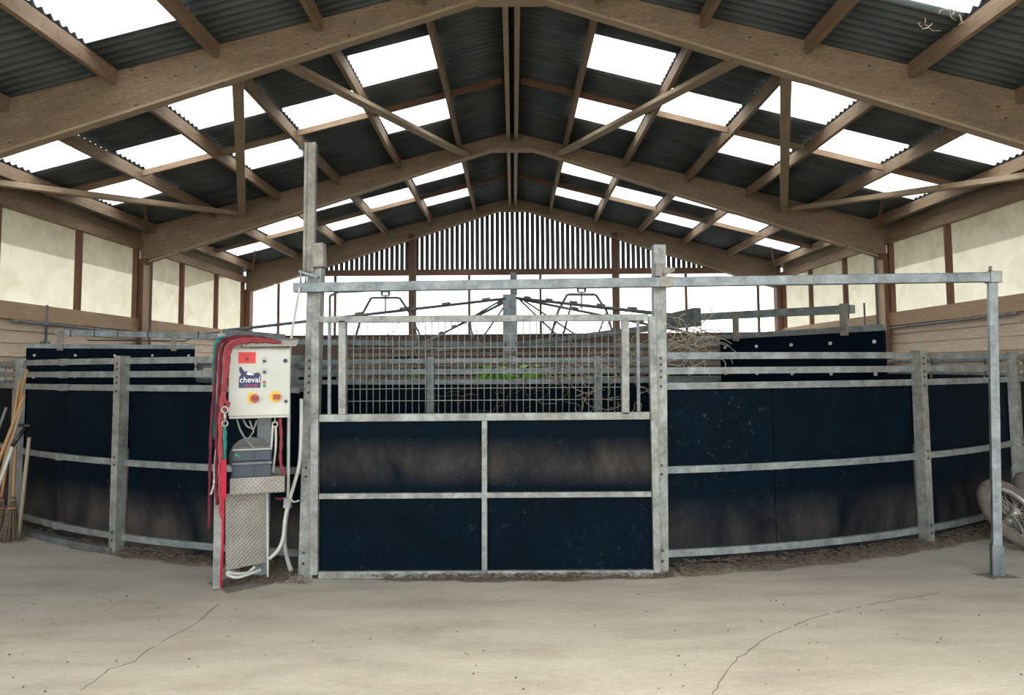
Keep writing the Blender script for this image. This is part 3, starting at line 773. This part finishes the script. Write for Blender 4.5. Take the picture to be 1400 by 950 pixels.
# ------------------------------------------------------------------ control cabinet and stand
A = at(313, 573, 5.30); rot = math.radians(19)
ex = V((math.cos(rot), math.sin(rot), 0)); ey = V((-math.sin(rot), math.cos(rot), 0))
def LP(o, x, y, z): return o + ex*x + ey*y + V((0, 0, z))
T4 = lambda o: Matrix.Translation(o) @ Matrix.Rotation(rot, 4, 'Z')
def lbox(o, lo, hi): return MB().box(lo, hi).xf(T4(o))
CW, CHh = .425, .525
cab = thing('control_cabinet', 'off-white electric control cabinet with knobs and stickers on the metal stand', 'control box', A, rot)
build(lbox(A, (0, .02, 0), (CW, .22, CHh)), 'housing', M['cab'], cab, bevel=.006)
build(lbox(A, (-.006, 0, .02), (CW-.004, .02, CHh-.012)), 'door', M['cab'], cab, bevel=.005)
k = CW/76.0   # metres per picture pixel on the door
def D(px, py, y=0): # door local from measured position
    return ((px-313)*k, y, (573-py)*CHh/98.0)
def dbox(px0, py0, px1, py1, d0=-.004, d1=.001):
    a = D(px0, py1); b_ = D(px1, py0); return lbox(A, (a[0], d0, a[2]), (b_[0], d1, b_[2]))
st = build(dbox(323, 482, 344.5, 497.5), 'warning_label', M['redstick'], cab)
mb = MB()
for y0, x0, x1 in ((484.5, 325, 341), (487, 326, 340)): mb2 = dbox(x0, y0, x1, y0+.7, -.0055, -.004); i0 = len(mb.v); mb.v += mb2.v; mb.f += [[j+i0 for j in f] for f in mb2.f]; mb.uv += mb2.uv; mb.smooth += mb2.smooth
def join(mbs):
    o = MB()
    for m2 in mbs:
        i0 = len(o.v); o.v += m2.v; o.f += [[j+i0 for j in f] for f in m2.f]; o.uv += m2.uv; o.smooth += m2.smooth
    return o
mb = join([dbox(325, 484.5, 341, 485.2, -.0055, -.004), dbox(326, 487, 338, 487.6, -.0055, -.004), dbox(331, 489, 336, 494, -.0055, -.004), dbox(325, 492, 329, 492.6, -.0055, -.004), dbox(338, 492, 342, 492.6, -.0055, -.004)])
build(mb, 'label_print', M['pinkprint'] if False else M['rope_pink'], st)
def dpoly(pts, d0, d1):
    P = [LP(A, D(x, y)[0], d0, D(x, y)[2]) for x, y in pts]; return MB().prism(P, ey*(d1-d0))
logo = build(dpoly([(324, 531), (351, 531), (351.5, 516), (350, 511), (347, 510), (341, 512), (336, 508), (331, 509), (329, 506), (326.5, 502), (324.3, 503), (324.5, 508), (327, 513), (324.5, 516)], -.004, .001), 'logo_sticker', M['navystick'], cab)
build(dpoly([(333, 512), (335, 509), (337, 508.5), (339, 511), (342, 512.3), (343, 513.5), (340, 513.8), (336, 513.6)], -.0056, -.004), 'horse_mark', M['white'], logo)
def text(s, px, py, size, material, parent, name, bold=.0, xs=1.0):
    cu = bpy.data.curves.new(name, 'FONT'); cu.body = s; cu.size = size; cu.extrude = .0008; cu.offset = bold; cu.materials.append(material)
    o = bpy.data.objects.new(name, cu); COL.objects.link(o); o.parent = parent
    bpy.context.view_layer.update(); me = bpy.data.meshes.new_from_object(o.evaluated_get(bpy.context.evaluated_depsgraph_get())); bpy.data.objects.remove(o)
    me.materials.clear(); me.materials.append(material); o = bpy.data.objects.new(name, me); COL.objects.link(o); o.parent = parent
    x, _, z = D(px, py); o.location = (x, -.0062, z); o.rotation_euler = (PI/2, 0, 0); o.scale = (xs, 1, 1)
    return o
text('cheval', 325.0, 523.5, .059, M['white'], logo, 'lettering', .0005, .98)
text('energy', 331, 529.5, .036, M['pinkprint'], logo, 'lettering', .0003, 1.0)
def ddisc(px, py, r, d0, d1, n=20):
    c = LP(A, D(px, py)[0], 0, D(px, py)[2]); return MB().disc(c-ey*d0, -ey, r, d1-d0, n)
for (x, y) in ((355, 492), (355.5, 507)):
    s = build(ddisc(x, y, .021, 0, .006), 'selector_switch', M['white_plastic'], cab)
    build(ddisc(x+.3, y+2.5, .011, .006, .02), 'selector_knob', M['black'], s)
s = build(ddisc(355.8, 523.5, .011, 0, .006), 'push_button', M['redknob'], cab)
s = build(ddisc(356, 528.5, .012, 0, .006), 'push_button', M['green'], cab)
build(ddisc(355.9, 526, .020, 0, .003), 'button_plate', M['white_plastic'], cab)
s = build(dbox(335.5, 538, 346, 552, -.006, .001), 'mode_switch', M['yellow'], cab)
build(ddisc(344, 545.5, .030, .006, .03), 'mode_knob', M['redknob'], s)
build(join([MB().bar(LP(A, *D(341, 546, -.036)), LP(A, *D(348.5, 544.5, -.036)), .012, .012)]), 'pointer', M['rope_pink'], s)
s = build(ddisc(370, 543.5, .042, 0, .008, 28), 'main_switch', M['yellow'], cab)
build(MB().bar(LP(A, *D(367, 543.5, -.03)), LP(A, *D(376, 544, -.03)), .044, .034), 'main_switch_lever', M['redknob'], s)
build(ddisc(382, 494, .015, 0, .012), 'door_lock', M['black'], cab)
build(ddisc(383.5, 550.5, .012, 0, .012), 'door_lock', M['black'], cab)
mb = join([MB().tube([LP(A, .05, .08, 0), LP(A, .07, .08, -.07), LP(A, .1, .07, -.13), LP(A, .13, .06, -.16), LP(A, .17, .07, -.1), LP(A, .14, .08, -.02)], .007, 6), MB().tube([LP(A, .09, .1, 0), LP(A, .12, .09, -.06), LP(A, .17, .1, -.09), LP(A, .19, .1, -.02)], .008, 6), MB().tube([LP(A, .07, .07, -.08), LP(A, .12, .07, -.16), LP(A, .17, .07, -.22), LP(A, .2, .08, -.27)], .006, 6)])
build(mb, 'loose_cable', M['grey_plastic'], cab)

# stand
fbp = ground(297, 806); bbp = ground(358, 788)
ft = at(293, 456, fbp.y); stand = thing('cabinet_stand', 'metal stand with chequer plate carrying the control cabinet', 'stand', fbp, rot)
ft = V((fbp.x-.005, fbp.y, ft.z))
build(MB().bar(fbp+V((0, 0, .012)), ft, .062, .062, ey), 'front_post', M['galv_front'], stand, bevel=.004)
bt = at(356, 560, bbp.y); bt = V((bbp.x, bbp.y, 1.3))
build(MB().bar(bbp+V((0, 0, .012)), bt, .105, .05, ey), 'rear_post', M['galv'], stand, bevel=.004)
q1 = at(308, 675, 5.42); q2 = at(366, 671, 5.62); q3 = at(367, 768, 5.62); q4 = at(309, 780, 5.42)
nrm = (q2-q1).cross(q4-q1).normalized(); nrm = nrm if nrm.y > 0 else -nrm
build(MB().prism([q1, q2, q3, q4], nrm*.004), 'chequer_plate', M['tread'], stand)
mb = MB().bar(at(366.5, 788, 5.62), at(366, 671, 5.62), .012, .02, V((0, 1, 0))); build(mb, 'plate_edge', M['white_plastic'], stand)
g1, g2, g3 = ground(283, 799), ground(312, 813), ground(398, 794); g4 = g1+g3-g2
build(MB().prism([g1, g2, g3, g4], (0, 0, .012)), 'base_plate', M['galv_rust'], stand)
# hood over the cabinet
h0 = LP(A, 0, 0, CHh)
P = [LP(A, .03, -.07, CHh+.04), LP(A, CW+.05, -.07, CHh+.045), LP(A, CW+.05, .22, CHh+.075), LP(A, -.01, .22, CHh+.07)]
build(join([MB().prism(P, (0, 0, .004)), MB().prism([LP(A, .09, -.072, CHh-.0), LP(A, CW+.035, -.072, CHh+.005), LP(A, CW+.05, -.07, CHh+.045), LP(A, .03, -.07, CHh+.04)], ey*.003), lbox(A, (-.02, .1, CHh-.02), (.0, .14, CHh+.07)), lbox(A, (CW-.02, .18, CHh-.1), (CW, .23, CHh+.07))]), 'rain_hood', M['tread'], stand)
# tray
TO = at(314, 677, 5.29)
tl = TO
mb = join([lbox(tl, (0, 0, 0), (.38, .005, .118)), lbox(tl, (0, 0, 0), (.38, .22, .005)), lbox(tl, (0, .215, 0), (.38, .22, .118)), lbox(tl, (.375, 0, 0), (.38, .22, .118)), lbox(tl, (0, .005, 0), (.005, .215, .05))])
tray = build(mb, 'tray', M['tread'], stand)
# battery energiser
EO = LP(tl, .01, .03, .0065)
en = thing('fence_energiser', 'dark grey box-shaped unit sitting in the chequer plate tray', 'electric unit', EO, rot)
build(lbox(EO, (.0, 0, 0), (.275, .17, .2)), 'case', M['slate'], en, bevel=.01)
build(lbox(EO, (-.004, -.004, .2), (.279, .174, .222)), 'case_rim', M['galv_dark'], en, bevel=.004)
build(lbox(EO, (.0, 0, .222), (.275, .17, .305)), 'cover', M['slate'], en, bevel=.012)
build(lbox(EO, (.0, 0.002, .305), (.275, .168, .315)), 'lid', M['cab'], en, bevel=.004)
build(join([MB().disc(LP(EO, .03, -.012, .28), ey, .012, .01), MB().disc(LP(EO, .05, -.012, .265), ey, .009, .01)]), 'terminal', M['green'], en)
build(lbox(EO, (.15, -.003, .01), (.156, .0, .3)), 'seam', M['black'], en)
# round felt pad behind
hc = LP(EO, .12, .195, 0.235); mb = MB(); mb.disc(hc, ey, .15, .02, 32)
tag(build(mb, 'round_pad', M['greydome']), 'round grey disc standing behind the dark electric unit', 'disc')
# ropes
def smooth(pts, n=6):
    P = [V(p) for p in pts]; out = []
    for i in range(len(P)-1):
        p0 = P[max(i-1, 0)]; p1 = P[i]; p2 = P[i+1]; p3 = P[min(i+2, len(P)-1)]
        for k in range(n):
            t_ = k/n; out.append(.5*((2*p1)+(p2-p0)*t_+(2*p0-5*p1+4*p2-p3)*t_*t_+(3*p1-p0-3*p2+p3)*t_**3))
    out.append(P[-1]); return out
def rope(name, label, cat, px, r, material, group=None, clip=None, dy=0):
    pts = smooth([at(x, y, Y+.12) for x, y, Y in px]); t = thing(name, label, cat, pts[-1], 0, group)
    # two twisted strands
    mb = MB()
    for ph in (0, PI):
        tw = []
        for i, p in enumerate(pts):
            d = (pts[min(i+1, len(pts)-1)]-pts[max(i-1, 0)]).normalized(); a = d.orthogonal().normalized(); b_ = d.cross(a)
            q = i*.9+ph; tw.append(p+(a*math.cos(q)+b_*math.sin(q))*r*.35)
        mb = join([mb, MB().tube(tw, r*.78, 7)])
    build(mb, 'rope', material, t)
    if clip:
        c = at(clip[0], clip[1], clip[2]+.12); m2 = MB().ring(c, (0, 1, .1), .022, .006, 18, 8); m2.tube([c+V((0, 0, -.02)), c+V((.003, 0, -.075))], .011, 8); m2.ring(c+V((.003, 0, -.098)), (0, 1, 0), .02, .005, 16, 6)
        build(m2, 'snap_hook', M['rim'], t)
    return t
RG = 'lead ropes draped on the cabinet stand'
rope('lead_rope', 'teal green rope, leftmost over the cabinet top', 'rope', [(312, 463, 5.25), (302, 462, 5.2), (295, 470, 5.17), (292.5, 500, 5.16), (293, 545, 5.16), (293, 600, 5.16)], .012, M['rope_teal'], RG)
rope('lead_rope', 'dark burgundy rope hanging lowest at the far left of the stand', 'rope', [(370, 464, 5.28), (340, 460, 5.24), (312, 462, 5.2), (298, 475, 5.14), (294, 520, 5.13), (289, 580, 5.13), (287, 650, 5.13), (286, 722, 5.13)], .011, M['rope_burg'], RG)
rope('lead_rope', 'burgundy rope hanging beside the front post, second from left', 'rope', [(378, 466, 5.28), (345, 462, 5.22), (315, 464, 5.17), (303, 480, 5.11), (300, 530, 5.1), (297, 580, 5.1), (296, 650, 5.1), (297, 690, 5.1)], .013, M['rope_burg'], RG)
rope('lead_rope', 'thick faded red rope bundle hanging in front of the stand post', 'rope', [(380, 468, 5.25), (350, 464, 5.18), (320, 467, 5.12), (309, 482, 5.07), (308, 520, 5.06), (302.5, 560, 5.06), (301.5, 620, 5.06), (302, 670, 5.06), (304, 708, 5.06)], .018, M['rope_pink'], RG)
rope('lead_rope', 'crimson rope falling along the left side of the cabinet door', 'rope', [(384, 468, 5.22), (355, 466, 5.16), (325, 469, 5.1), (314, 480, 5.05), (311, 505, 5.05), (307.5, 530, 5.05), (307, 546, 5.05), (312, 552, 5.05), (308, 560, 5.05)], .014, M['rope_red'], RG, clip=(307.5, 560, 5.04))
rope('lead_rope', 'grey green cord hanging by the left edge of the stand', 'rope', [(297, 560, 5.11), (295, 620, 5.1), (293, 650, 5.1), (292, 665, 5.1), (288, 676, 5.1)], .008, M['rope_grey'], RG)
rope('lead_rope', 'dark green rope hanging under the snap hook', 'rope', [(307.5, 580, 5.06), (308, 600, 5.06), (307, 630, 5.08)], .012, M['rope_teal'], RG)
mb = MB(); P = smooth([at(306, 628, 5.15), at(306, 670, 5.15), at(305, 690, 5.16), at(304.5, 740, 5.19), at(303, 770, 5.24), at(302, 803, 5.34)])
for i, (a, b_) in enumerate(zip(P, P[1:])): w0 = .035 if i < 10 else .016; mb.bar(a, b_, w0, .006, V((0, 1, 0)))
tag(build(mb, 'red_strap', M['strap']), 'bright red flat strap hanging down to the base plate', 'strap')
t = thing('tether_line', 'pair of white cords clipped under the cabinet right side', 'cord', at(370, 646, 5.48))
build(MB().tube(smooth([at(373, 582, 5.48), at(371, 610, 5.48), at(367, 646, 5.48)]), .009, 7), 'line', M['white_plastic'], t)
build(MB().tube(smooth([at(377, 582, 5.48), at(377, 610, 5.48), at(373, 646, 5.48)]), .009, 7), 'line', M['white_plastic'], t)
build(MB().ring(at(376, 580, 5.48), (0, 1, 0), .02, .007, 16, 7).tube([at(376, 579, 5.48), at(376, 566, 5.48)], .006, 6), 'hook', M['rim'], t)
rope('lead_rope', 'short red rope hanging under the cabinet right corner', 'rope', [(383, 572, 5.36), (384.5, 600, 5.36), (383.5, 630, 5.36), (389, 650, 5.36)], .012, M['rope_red'], RG)

def hose(name, label, cat, px, r, material):
    o = build(MB().tube(smooth([at(x, y, Y+.10) for x, y, Y in px], 8), r, 10), name, material); tag(o, label, cat); return o
hose('pull_cord', 'white cord dropping from the top beam beside the cabinet', 'cord', [(410, 392, 5.48), (405, 420, 5.48), (400, 450, 5.48), (397, 480, 5.48), (395.5, 527, 5.48)], .010, M['white_plastic'])
hose('conduit_pipe', 'straight white conduit right of the control cabinet', 'pipe', [(395, 536, 5.52), (394.5, 600, 5.52), (394, 660, 5.52), (394, 696, 5.52)], .013, M['white_plastic'])
hose('grey_hose', 'pale curved hose looping from gate post to stand foot', 'hose', [(412, 545, 5.5), (411.5, 600, 5.5), (409, 635, 5.5), (402, 662, 5.5), (395, 686, 5.5), (390, 708, 5.5), (387, 735, 5.5), (380, 752, 5.49), (368, 764, 5.47)], .014, M['white_plastic'])
hose('grey_hose', 'white hose curled at the foot of the stand', 'hose', [(348, 775, 5.42), (338, 783, 5.36), (322, 784, 5.3), (312, 782, 5.27), (312, 786, 5.27), (325, 789, 5.28), (345, 783, 5.36), (356, 779, 5.42)], .012, M['white_plastic'])
hose('dark_hose', 'dark hose dropping behind the pale one to the ground', 'hose', [(394, 690, 5.53), (390, 715, 5.53), (389, 745, 5.53), (394, 768, 5.53), (398, 780, 5.5)], .017, M['grey_plastic'])
t = thing('hose_clamp', 'small clamp tying conduit and hoses together', 'clamp', at(393, 690, 5.61))
build(MB().bar(at(393, 694, 5.61), at(394, 680, 5.61), .05, .05, V((0, 1, 0))), 'band', M['grey_plastic'], t)
build(MB().tube([at(389, 681, 5.6), at(381, 682, 5.6), at(376, 681, 5.6)], .01, 8), 'red_lead', M['rope_burg'], t)
build(MB().tube(smooth([at(397, 682, 5.6), at(402, 686, 5.6), at(409, 684, 5.6)]), .006, 8), 'tail', M['white_plastic'], t)
mb = MB().bar(at(393, 533, 5.62), at(408, 534, 5.68), .05, .04); tag(build(mb, 'pipe_bracket', M['galv_dark']), 'dark bracket holding the white conduit to the fence', 'bracket')

# ------------------------------------------------------------------ brooms and tools on the left
def broom(top, bot, Y0, Y1, label, twigs=True, r=.014, material=None, blen=.42, group='brooms and tools at the left edge'):
    A_ = at(*top, Y0+.18); B_ = ground(*bot) if bot[1] > 720 else at(*bot, Y1)
    if Y1 and bot[1] > 720: B_ = V((B_.x, B_.y, 0.0))
    t = thing('besom_broom' if twigs else 'tool_handle', label, 'broom' if twigs else 'pole', B_, 0, group)
    d = (A_-B_).normalized()
    B2 = B_ + d*(blen*.75 if twigs else .02)
    build(MB().tube([B2, B2.lerp(A_, .5), A_], [r, r*1.05, r*.9], 10), 'handle', material or M['handle'], t)
    if twigs:
        mb = MB(); a = d.orthogonal().normalized(); b_ = d.cross(a)
        for k in range(90):
            an = random.uniform(0, 2*PI); rr = random.uniform(.1, 1)**.6
            e = a*math.cos(an)+b_*math.sin(an)
            p0 = B_+d*blen+e*.02*rr; p1 = B_+d*(blen*.5)+e*.06*rr; p2 = B_+d*random.uniform(.0, .05)+e*(.10*rr+.01)
            p2.z = max(p2.z, .006); mb.tube([p0, p1, p2], .003, 4)
        build(mb, 'bristles', M['bristle'], t)
        build(MB().ring(B_+d*blen*.93, d, .026, .006, 16, 6).ring(B_+d*blen*.75, d, .04, .006, 16, 6), 'binding', M['handle'], t)
    return t
broom((22, 600), (14, 742), 6.85, 1, 'twig broom standing just behind the plain stick')
broom((27, 520), (-8, 742), 6.9, 1, 'orange-handled twig broom leaning at the left edge, tallest pair', material=M['handle'])
broom((37, 505), (-22, 742), 6.95, 1, 'long reddish pole crossing the outer left post', twigs=False)
broom((33, 541), (-45, 742), 6.75, 1, 'orange rounded handle leaning low across the left post', twigs=False, r=.017)
broom((31, 554), (-28, 746), 6.65, 1, 'grey-brown handle leaning in front of the orange ones', twigs=False, r=.015, material=M['greyhandle'])
broom((9, 557), (-60, 742), 6.8, 1, 'grey shaft leaning from outside the left edge', twigs=False, r=.014, material=M['galv'])
broom((40, 598), (25, 741), 6.62, 1, 'plain straight wooden stick standing against the left fence', twigs=False, r=.017, material=M['greyhandle'])
P0 = at(35, 584, 6.8); P1 = at(18, 608, 6.72); P2 = ground(-30, 744)
t = thing('shovel', 'shovel with black grip and white shaft at the left edge', 'shovel', P2, 0, 'brooms and tools at the left edge')
build(MB().tube([P1, P2+(P1-P2)*.25], .014, 10), 'shaft', M['white_plastic'], t)
build(MB().tube([P1+(P1-P0)*.1, P0], .018, 10).tube([P0+V((-.06, 0, .02)), P0+V((.05, 0, .01))], .016, 8), 'grip', M['black'], t)
mb = MB(); dd = (P2-P1).normalized(); sd = dd.cross(V((0, 1, 0))).normalized(); a0 = P2+(P1-P2)*.27
mb.prism([a0+sd*.05, a0+sd*.11+dd*.06, a0+sd*.1+dd*.27, a0+dd*.33, a0-sd*.1+dd*.27, a0-sd*.11+dd*.06, a0-sd*.05], (0, .006, 0)); build(mb, 'blade', M['galv_dark'], t)

# ------------------------------------------------------------------ old wheels on the right
def wheel(c, nrm, R, label, r=.045):
    nrm = V(nrm).normalized(); t = thing('spoked_wheel', label, 'wheel', c, 0, 'old spoked wheels')
    build(MB().ring(c, nrm, R-r, r, 48, 12, 1.05), 'tyre', M['tyre'], t)
    build(MB().ring(c, nrm, R-2*r-.005, .014, 48, 8, 1.8), 'rim', M['rim'], t)
    build(MB().disc(c-nrm*.045, nrm, .03, .09, 16), 'hub', M['rim'], t)
    mb = MB(); a = nrm.orthogonal().normalized(); b_ = nrm.cross(a); Rr = R-2*r
    for k in range(28):
        q = 2*PI*k/28; q2 = q+(.35 if k % 2 else -.35); s = .04 if (k//2) % 2 else -.04
        mb.tube([c+nrm*s+(a*math.cos(q2)+b_*math.sin(q2))*.028, c+(a*math.cos(q)+b_*math.sin(q))*Rr], .0022, 5)
    build(mb, 'spokes', M['rim'], t); return t
wheel(at(1386, 702, 6.50), V((.31, -.73, .63)), .34, 'dusty spoked wheel leaning in front, beside the slim leg', r=.045)
wheel(at(1377, 712, 6.80), V((.52, -.66, .55)), .26, 'spoked wheel behind and below the leaning front wheel', r=.035)
wheel(at(1409, 690, 6.98), V((.66, -.70, .22)), .31, 'spoked wheel highest at the right edge of the view', r=.05)

# ------------------------------------------------------------------ litter: straw and soil along the fence
def litter(a0, a1, r0, r1, n, seed, name, label, hmax=.07, pale=.3):
    random.seed(seed); mb = MB(); na = max(6, int(abs(a1-a0)*1.6)); nr = 7; i0 = 0
    for i in range(na+1):
        for j in range(nr+1):
            f = j/nr; e = math.sin(PI*f)**.7 if 0 < f < 1 else 0
            wob = math.sin(i*.9)*.02+math.sin(i*2.3)*.012
            mb.v.append(pol(a0+(a1-a0)*i/na, r0+(r1-r0)*f+(wob if j == nr else 0), .004+hmax*.6*e*random.uniform(.5, 1.1)))
    for i in range(na):
        for j in range(nr):
            a = i*(nr+1)+j; mb.face([a, a+1, a+nr+2, a+nr+1], [(0, 0), (1, 0), (1, 1), (0, 1)], True)
    for k in range(n):
        a = random.uniform(a0, a1); f = random.random(); p = pol(a, r0+(r1-r0)*f, .008+hmax*.6*math.sin(PI*f)+random.uniform(0, .02))
        an = random.uniform(0, PI*2); L = random.uniform(.02, .09); d = V((math.cos(an)*L, math.sin(an)*L, random.uniform(-.1, .35)*L))
        mb.tube([p, p+d*.5+V((0, 0, .006)), p+d], random.uniform(.0012, .003), 3)
    o = build(mb, name, M['straw']); tag(o, label, 'litter', kind='stuff'); return o
litter(9, 42, RO-.15, RO+.15, 3200, 11, 'straw_litter', 'dry straw and dirt piled along the right fence foot')
litter(-30, -12, RO-.12, RO+.10, 1500, 12, 'straw_litter', 'dry straw litter behind the control stand', .05)
litter(-44, -33, RO-.15, RO+.08, 700, 13, 'straw_litter', 'dirt and twigs under the brooms by the left fence', .06)
litter(-11.4, 8.6, RO-.08, RO+.16, 2200, 14, 'straw_litter', 'thin line of straw and grit under the gate', .022)
random.seed(15); mb = MB()
for k in range(260):
    p = ground(random.uniform(318, 420), random.uniform(778, 800)); an = random.uniform(0, 6.28); L = random.uniform(.01, .06)
    p.z = .016; mb.tube([p, p+V((math.cos(an)*L, math.sin(an)*L, random.uniform(.0, .02)))], .003, 4)
tag(build(mb, 'leaf_litter', M['bristle']), 'dry leaves and twigs scattered around the stand foot', 'litter', kind='stuff')
random.seed(16); mb = MB()
for k in range(70):
    p = ground(random.uniform(0, 1400), random.uniform(805, 950)); p.z = .003; mb.disc(p, (0, 0, 1), random.uniform(.002, .006), .004, 6)
tag(build(mb, 'grit', M['soil']), 'tiny dark grit specks scattered over the concrete', 'grit', kind='stuff')
# edging kerb under the left fence
struct(build(arc_bar(MB(), -44, -25.8, RO+.06, .03, .07, .06), 'kerb', M['galv_dark'], origin=(0, 0, 0)))

# ------------------------------------------------------------------ plants inside the ring
def plant(x, y0, y1, Y, label, n=16, material=None, spread=12, group='leafy plants inside the ring', name='leafy_plant', ls=1.0):
    base = at(x, 500, Y); base.z = .02
    t = thing(name, label, 'plant', base, 0, group)
    st_, lf = MB(), MB()
    for k in range(max(2, n//4)):
        tip = at(x+random.uniform(-spread, spread), random.uniform(y0, y0+(y1-y0)*.6), Y+random.uniform(-.1, .1))
        P_ = smooth([base+V((random.uniform(-.05, .05), random.uniform(-.05, .05), 0)), base.lerp(tip, .5)+V((random.uniform(-.05, .05), 0, 0)), tip], 4)
        st_.tube(P_, .005, 5)
        for q in range(8):
            c_ = tip + V((random.uniform(-.06, .06), random.uniform(-.06, .06), -random.uniform(0, .22)))
            an = random.uniform(0, 2*PI); dr = V((math.cos(an), math.sin(an)*.7, random.uniform(-.2, .7))).normalized(); sdv = dr.cross(V((0, 0, 1))).normalized()
            up = sdv.cross(dr); L = random.uniform(.10, .17)*ls; w_ = L*.34; i0 = len(lf.v)
            lf.v += [c_, c_+dr*L*.4+sdv*w_, c_+dr*L*.45-up*w_*.3, c_+dr*L*.4-sdv*w_, c_+dr*L-up*L*.2]
            lf.face([i0, i0+1, i0+2], [(0, 0)]*3); lf.face([i0, i0+2, i0+3], [(0, 0)]*3); lf.face([i0+1, i0+4, i0+2], [(0, 0)]*3); lf.face([i0+2, i0+4, i0+3], [(0, 0)]*3)
    build(st_, 'stem', M['straw_pale'] if material else M['leaf'], t); build(lf, 'foliage', material or M['leaf'], t)
random.seed(21)
plant(568, 510, 521, 8.62, 'small bright green plant left of the main clump', 8, spread=8)
plant(666, 498, 521, 8.62, 'bright green leafy plant, left end of the main clump', 24, spread=9)
plant(684, 500, 521, 8.7, 'bright green leafy plant in front of the centre column', 24, spread=9)
plant(703, 508, 521, 8.62, 'low bright green plant just right of the centre column', 16, spread=10)
plant(725, 498, 521, 8.66, 'bright green leafy plant with the highest leaves, right of the column', 26, spread=8)
plant(741, 504, 521, 8.62, 'bright green leafy plant, right end of the main clump', 16, spread=8)
plant(780, 506, 522, 8.6, 'pale yellowing plant right of the green clump', 12, M['leaf_dry'], spread=8)
plant(816, 500, 522, 8.6, 'pale yellowing plant nearest the right gate upright', 14, M['leaf_dry'], spread=9)

# dry vines
def vine(cx0, cy0, cx1, cy1, Y, n, label, material, seed, thick=.006, step=.08):
    random.seed(seed); mb = MB()
    for k in range(n):
        p = at(random.uniform(cx0, cx1), random.uniform(cy0, cy1), Y+random.uniform(-.12, .12)); P_ = [p]
        an = random.uniform(0, 2*PI)
        for q in range(random.randint(3, 7)):
            an += random.uniform(-.9, .9); P_.append(P_[-1]+V((math.cos(an)*step, random.uniform(-.4, .4)*step, math.sin(an)*step*.7)))
        mb.tube(smooth(P_, 3), random.uniform(.3, 1)*thick, 5)
    o = build(mb, 'dry_vine', material); tag(o, label, 'vine', kind='stuff')
vine(912, 448, 975, 484, 8.1, 60, 'tangled pale dry vines beside the near divider', M['straw_pale'], 31, .0075, .07)
vine(760, 470, 880, 560, 8.08, 60, 'dry vine stems climbing behind the right half of the mesh', M['straw_pale'], 32, .005)
vine(480, 465, 760, 520, 8.9, 90, 'dry brown vines over the inner ring behind the mesh', M['straw'], 33, .006)
vine(640, 515, 780, 552, 8.08, 22, 'thin dry stems hanging on the inner board', M['straw'], 34, .004)
vine(1298, 2, 1322, 26, 7.9, 9, 'dusty straw tuft caught on the roof near the top right skylight', M['straw_pale'], 35, .005, .035)
vine(1255, 24, 1272, 40, 7.9, 5, 'small straw tuft hanging from the roof sheet, top right', M['straw_pale'], 36, .004, .03)
# a low heap of weathered planks inside the ring
hp = thing('plank_stack', 'stack of weathered boards inside the ring behind the gate mesh', 'timber stack', (0, 10.2, .0))
random.seed(40)
for k in range(7):
    z = 1.30+.085*k; yy = 10.6+.06*k
    build(MB().bar(V((-2.6+random.uniform(-.2, .2), yy, z)), V((3.3+random.uniform(-.3, .3), yy, z+random.uniform(-.03, .03))), .16, .05), 'board', M['old'], hp)
for X in (-2.2, -.9, .5, 1.8, 3.0):
    build(MB().bar(V((X, 10.75, .01)), V((X, 10.75, 1.28)), .12, .5, V((0, 1, 0))), 'trestle', M['old'], hp)

# ------------------------------------------------------------------ light
w = bpy.data.worlds.new('world'); sc.world = w; w.use_nodes = True; nt = w.node_tree
bgn = nt.nodes['Background']; bgn.inputs[0].default_value = (.90, .96, 1.0, 1); bgn.inputs[1].default_value = 1.0
sd = bpy.data.lights.new('sun', 'SUN'); so = bpy.data.objects.new('sun', sd); COL.objects.link(so)
sd.energy = 1.0; sd.angle = math.radians(14); sd.color = (1, .93, .80)
dirv = V((.15, 1.0, -1.18)); so.rotation_euler = dirv.to_track_quat('-Z', 'Y').to_euler(); so.location = (0, -20, 20)
sc.view_settings.view_transform = 'Standard'; sc.view_settings.look = 'None'; sc.view_settings.exposure = 2.0; sc.view_settings.gamma = 1
sc.view_settings.use_curve_mapping = False
sc.cycles.max_bounces = 10; sc.cycles.transparent_max_bounces = 12; sc.cycles.diffuse_bounces = 5
sc.cycles.use_denoising = True
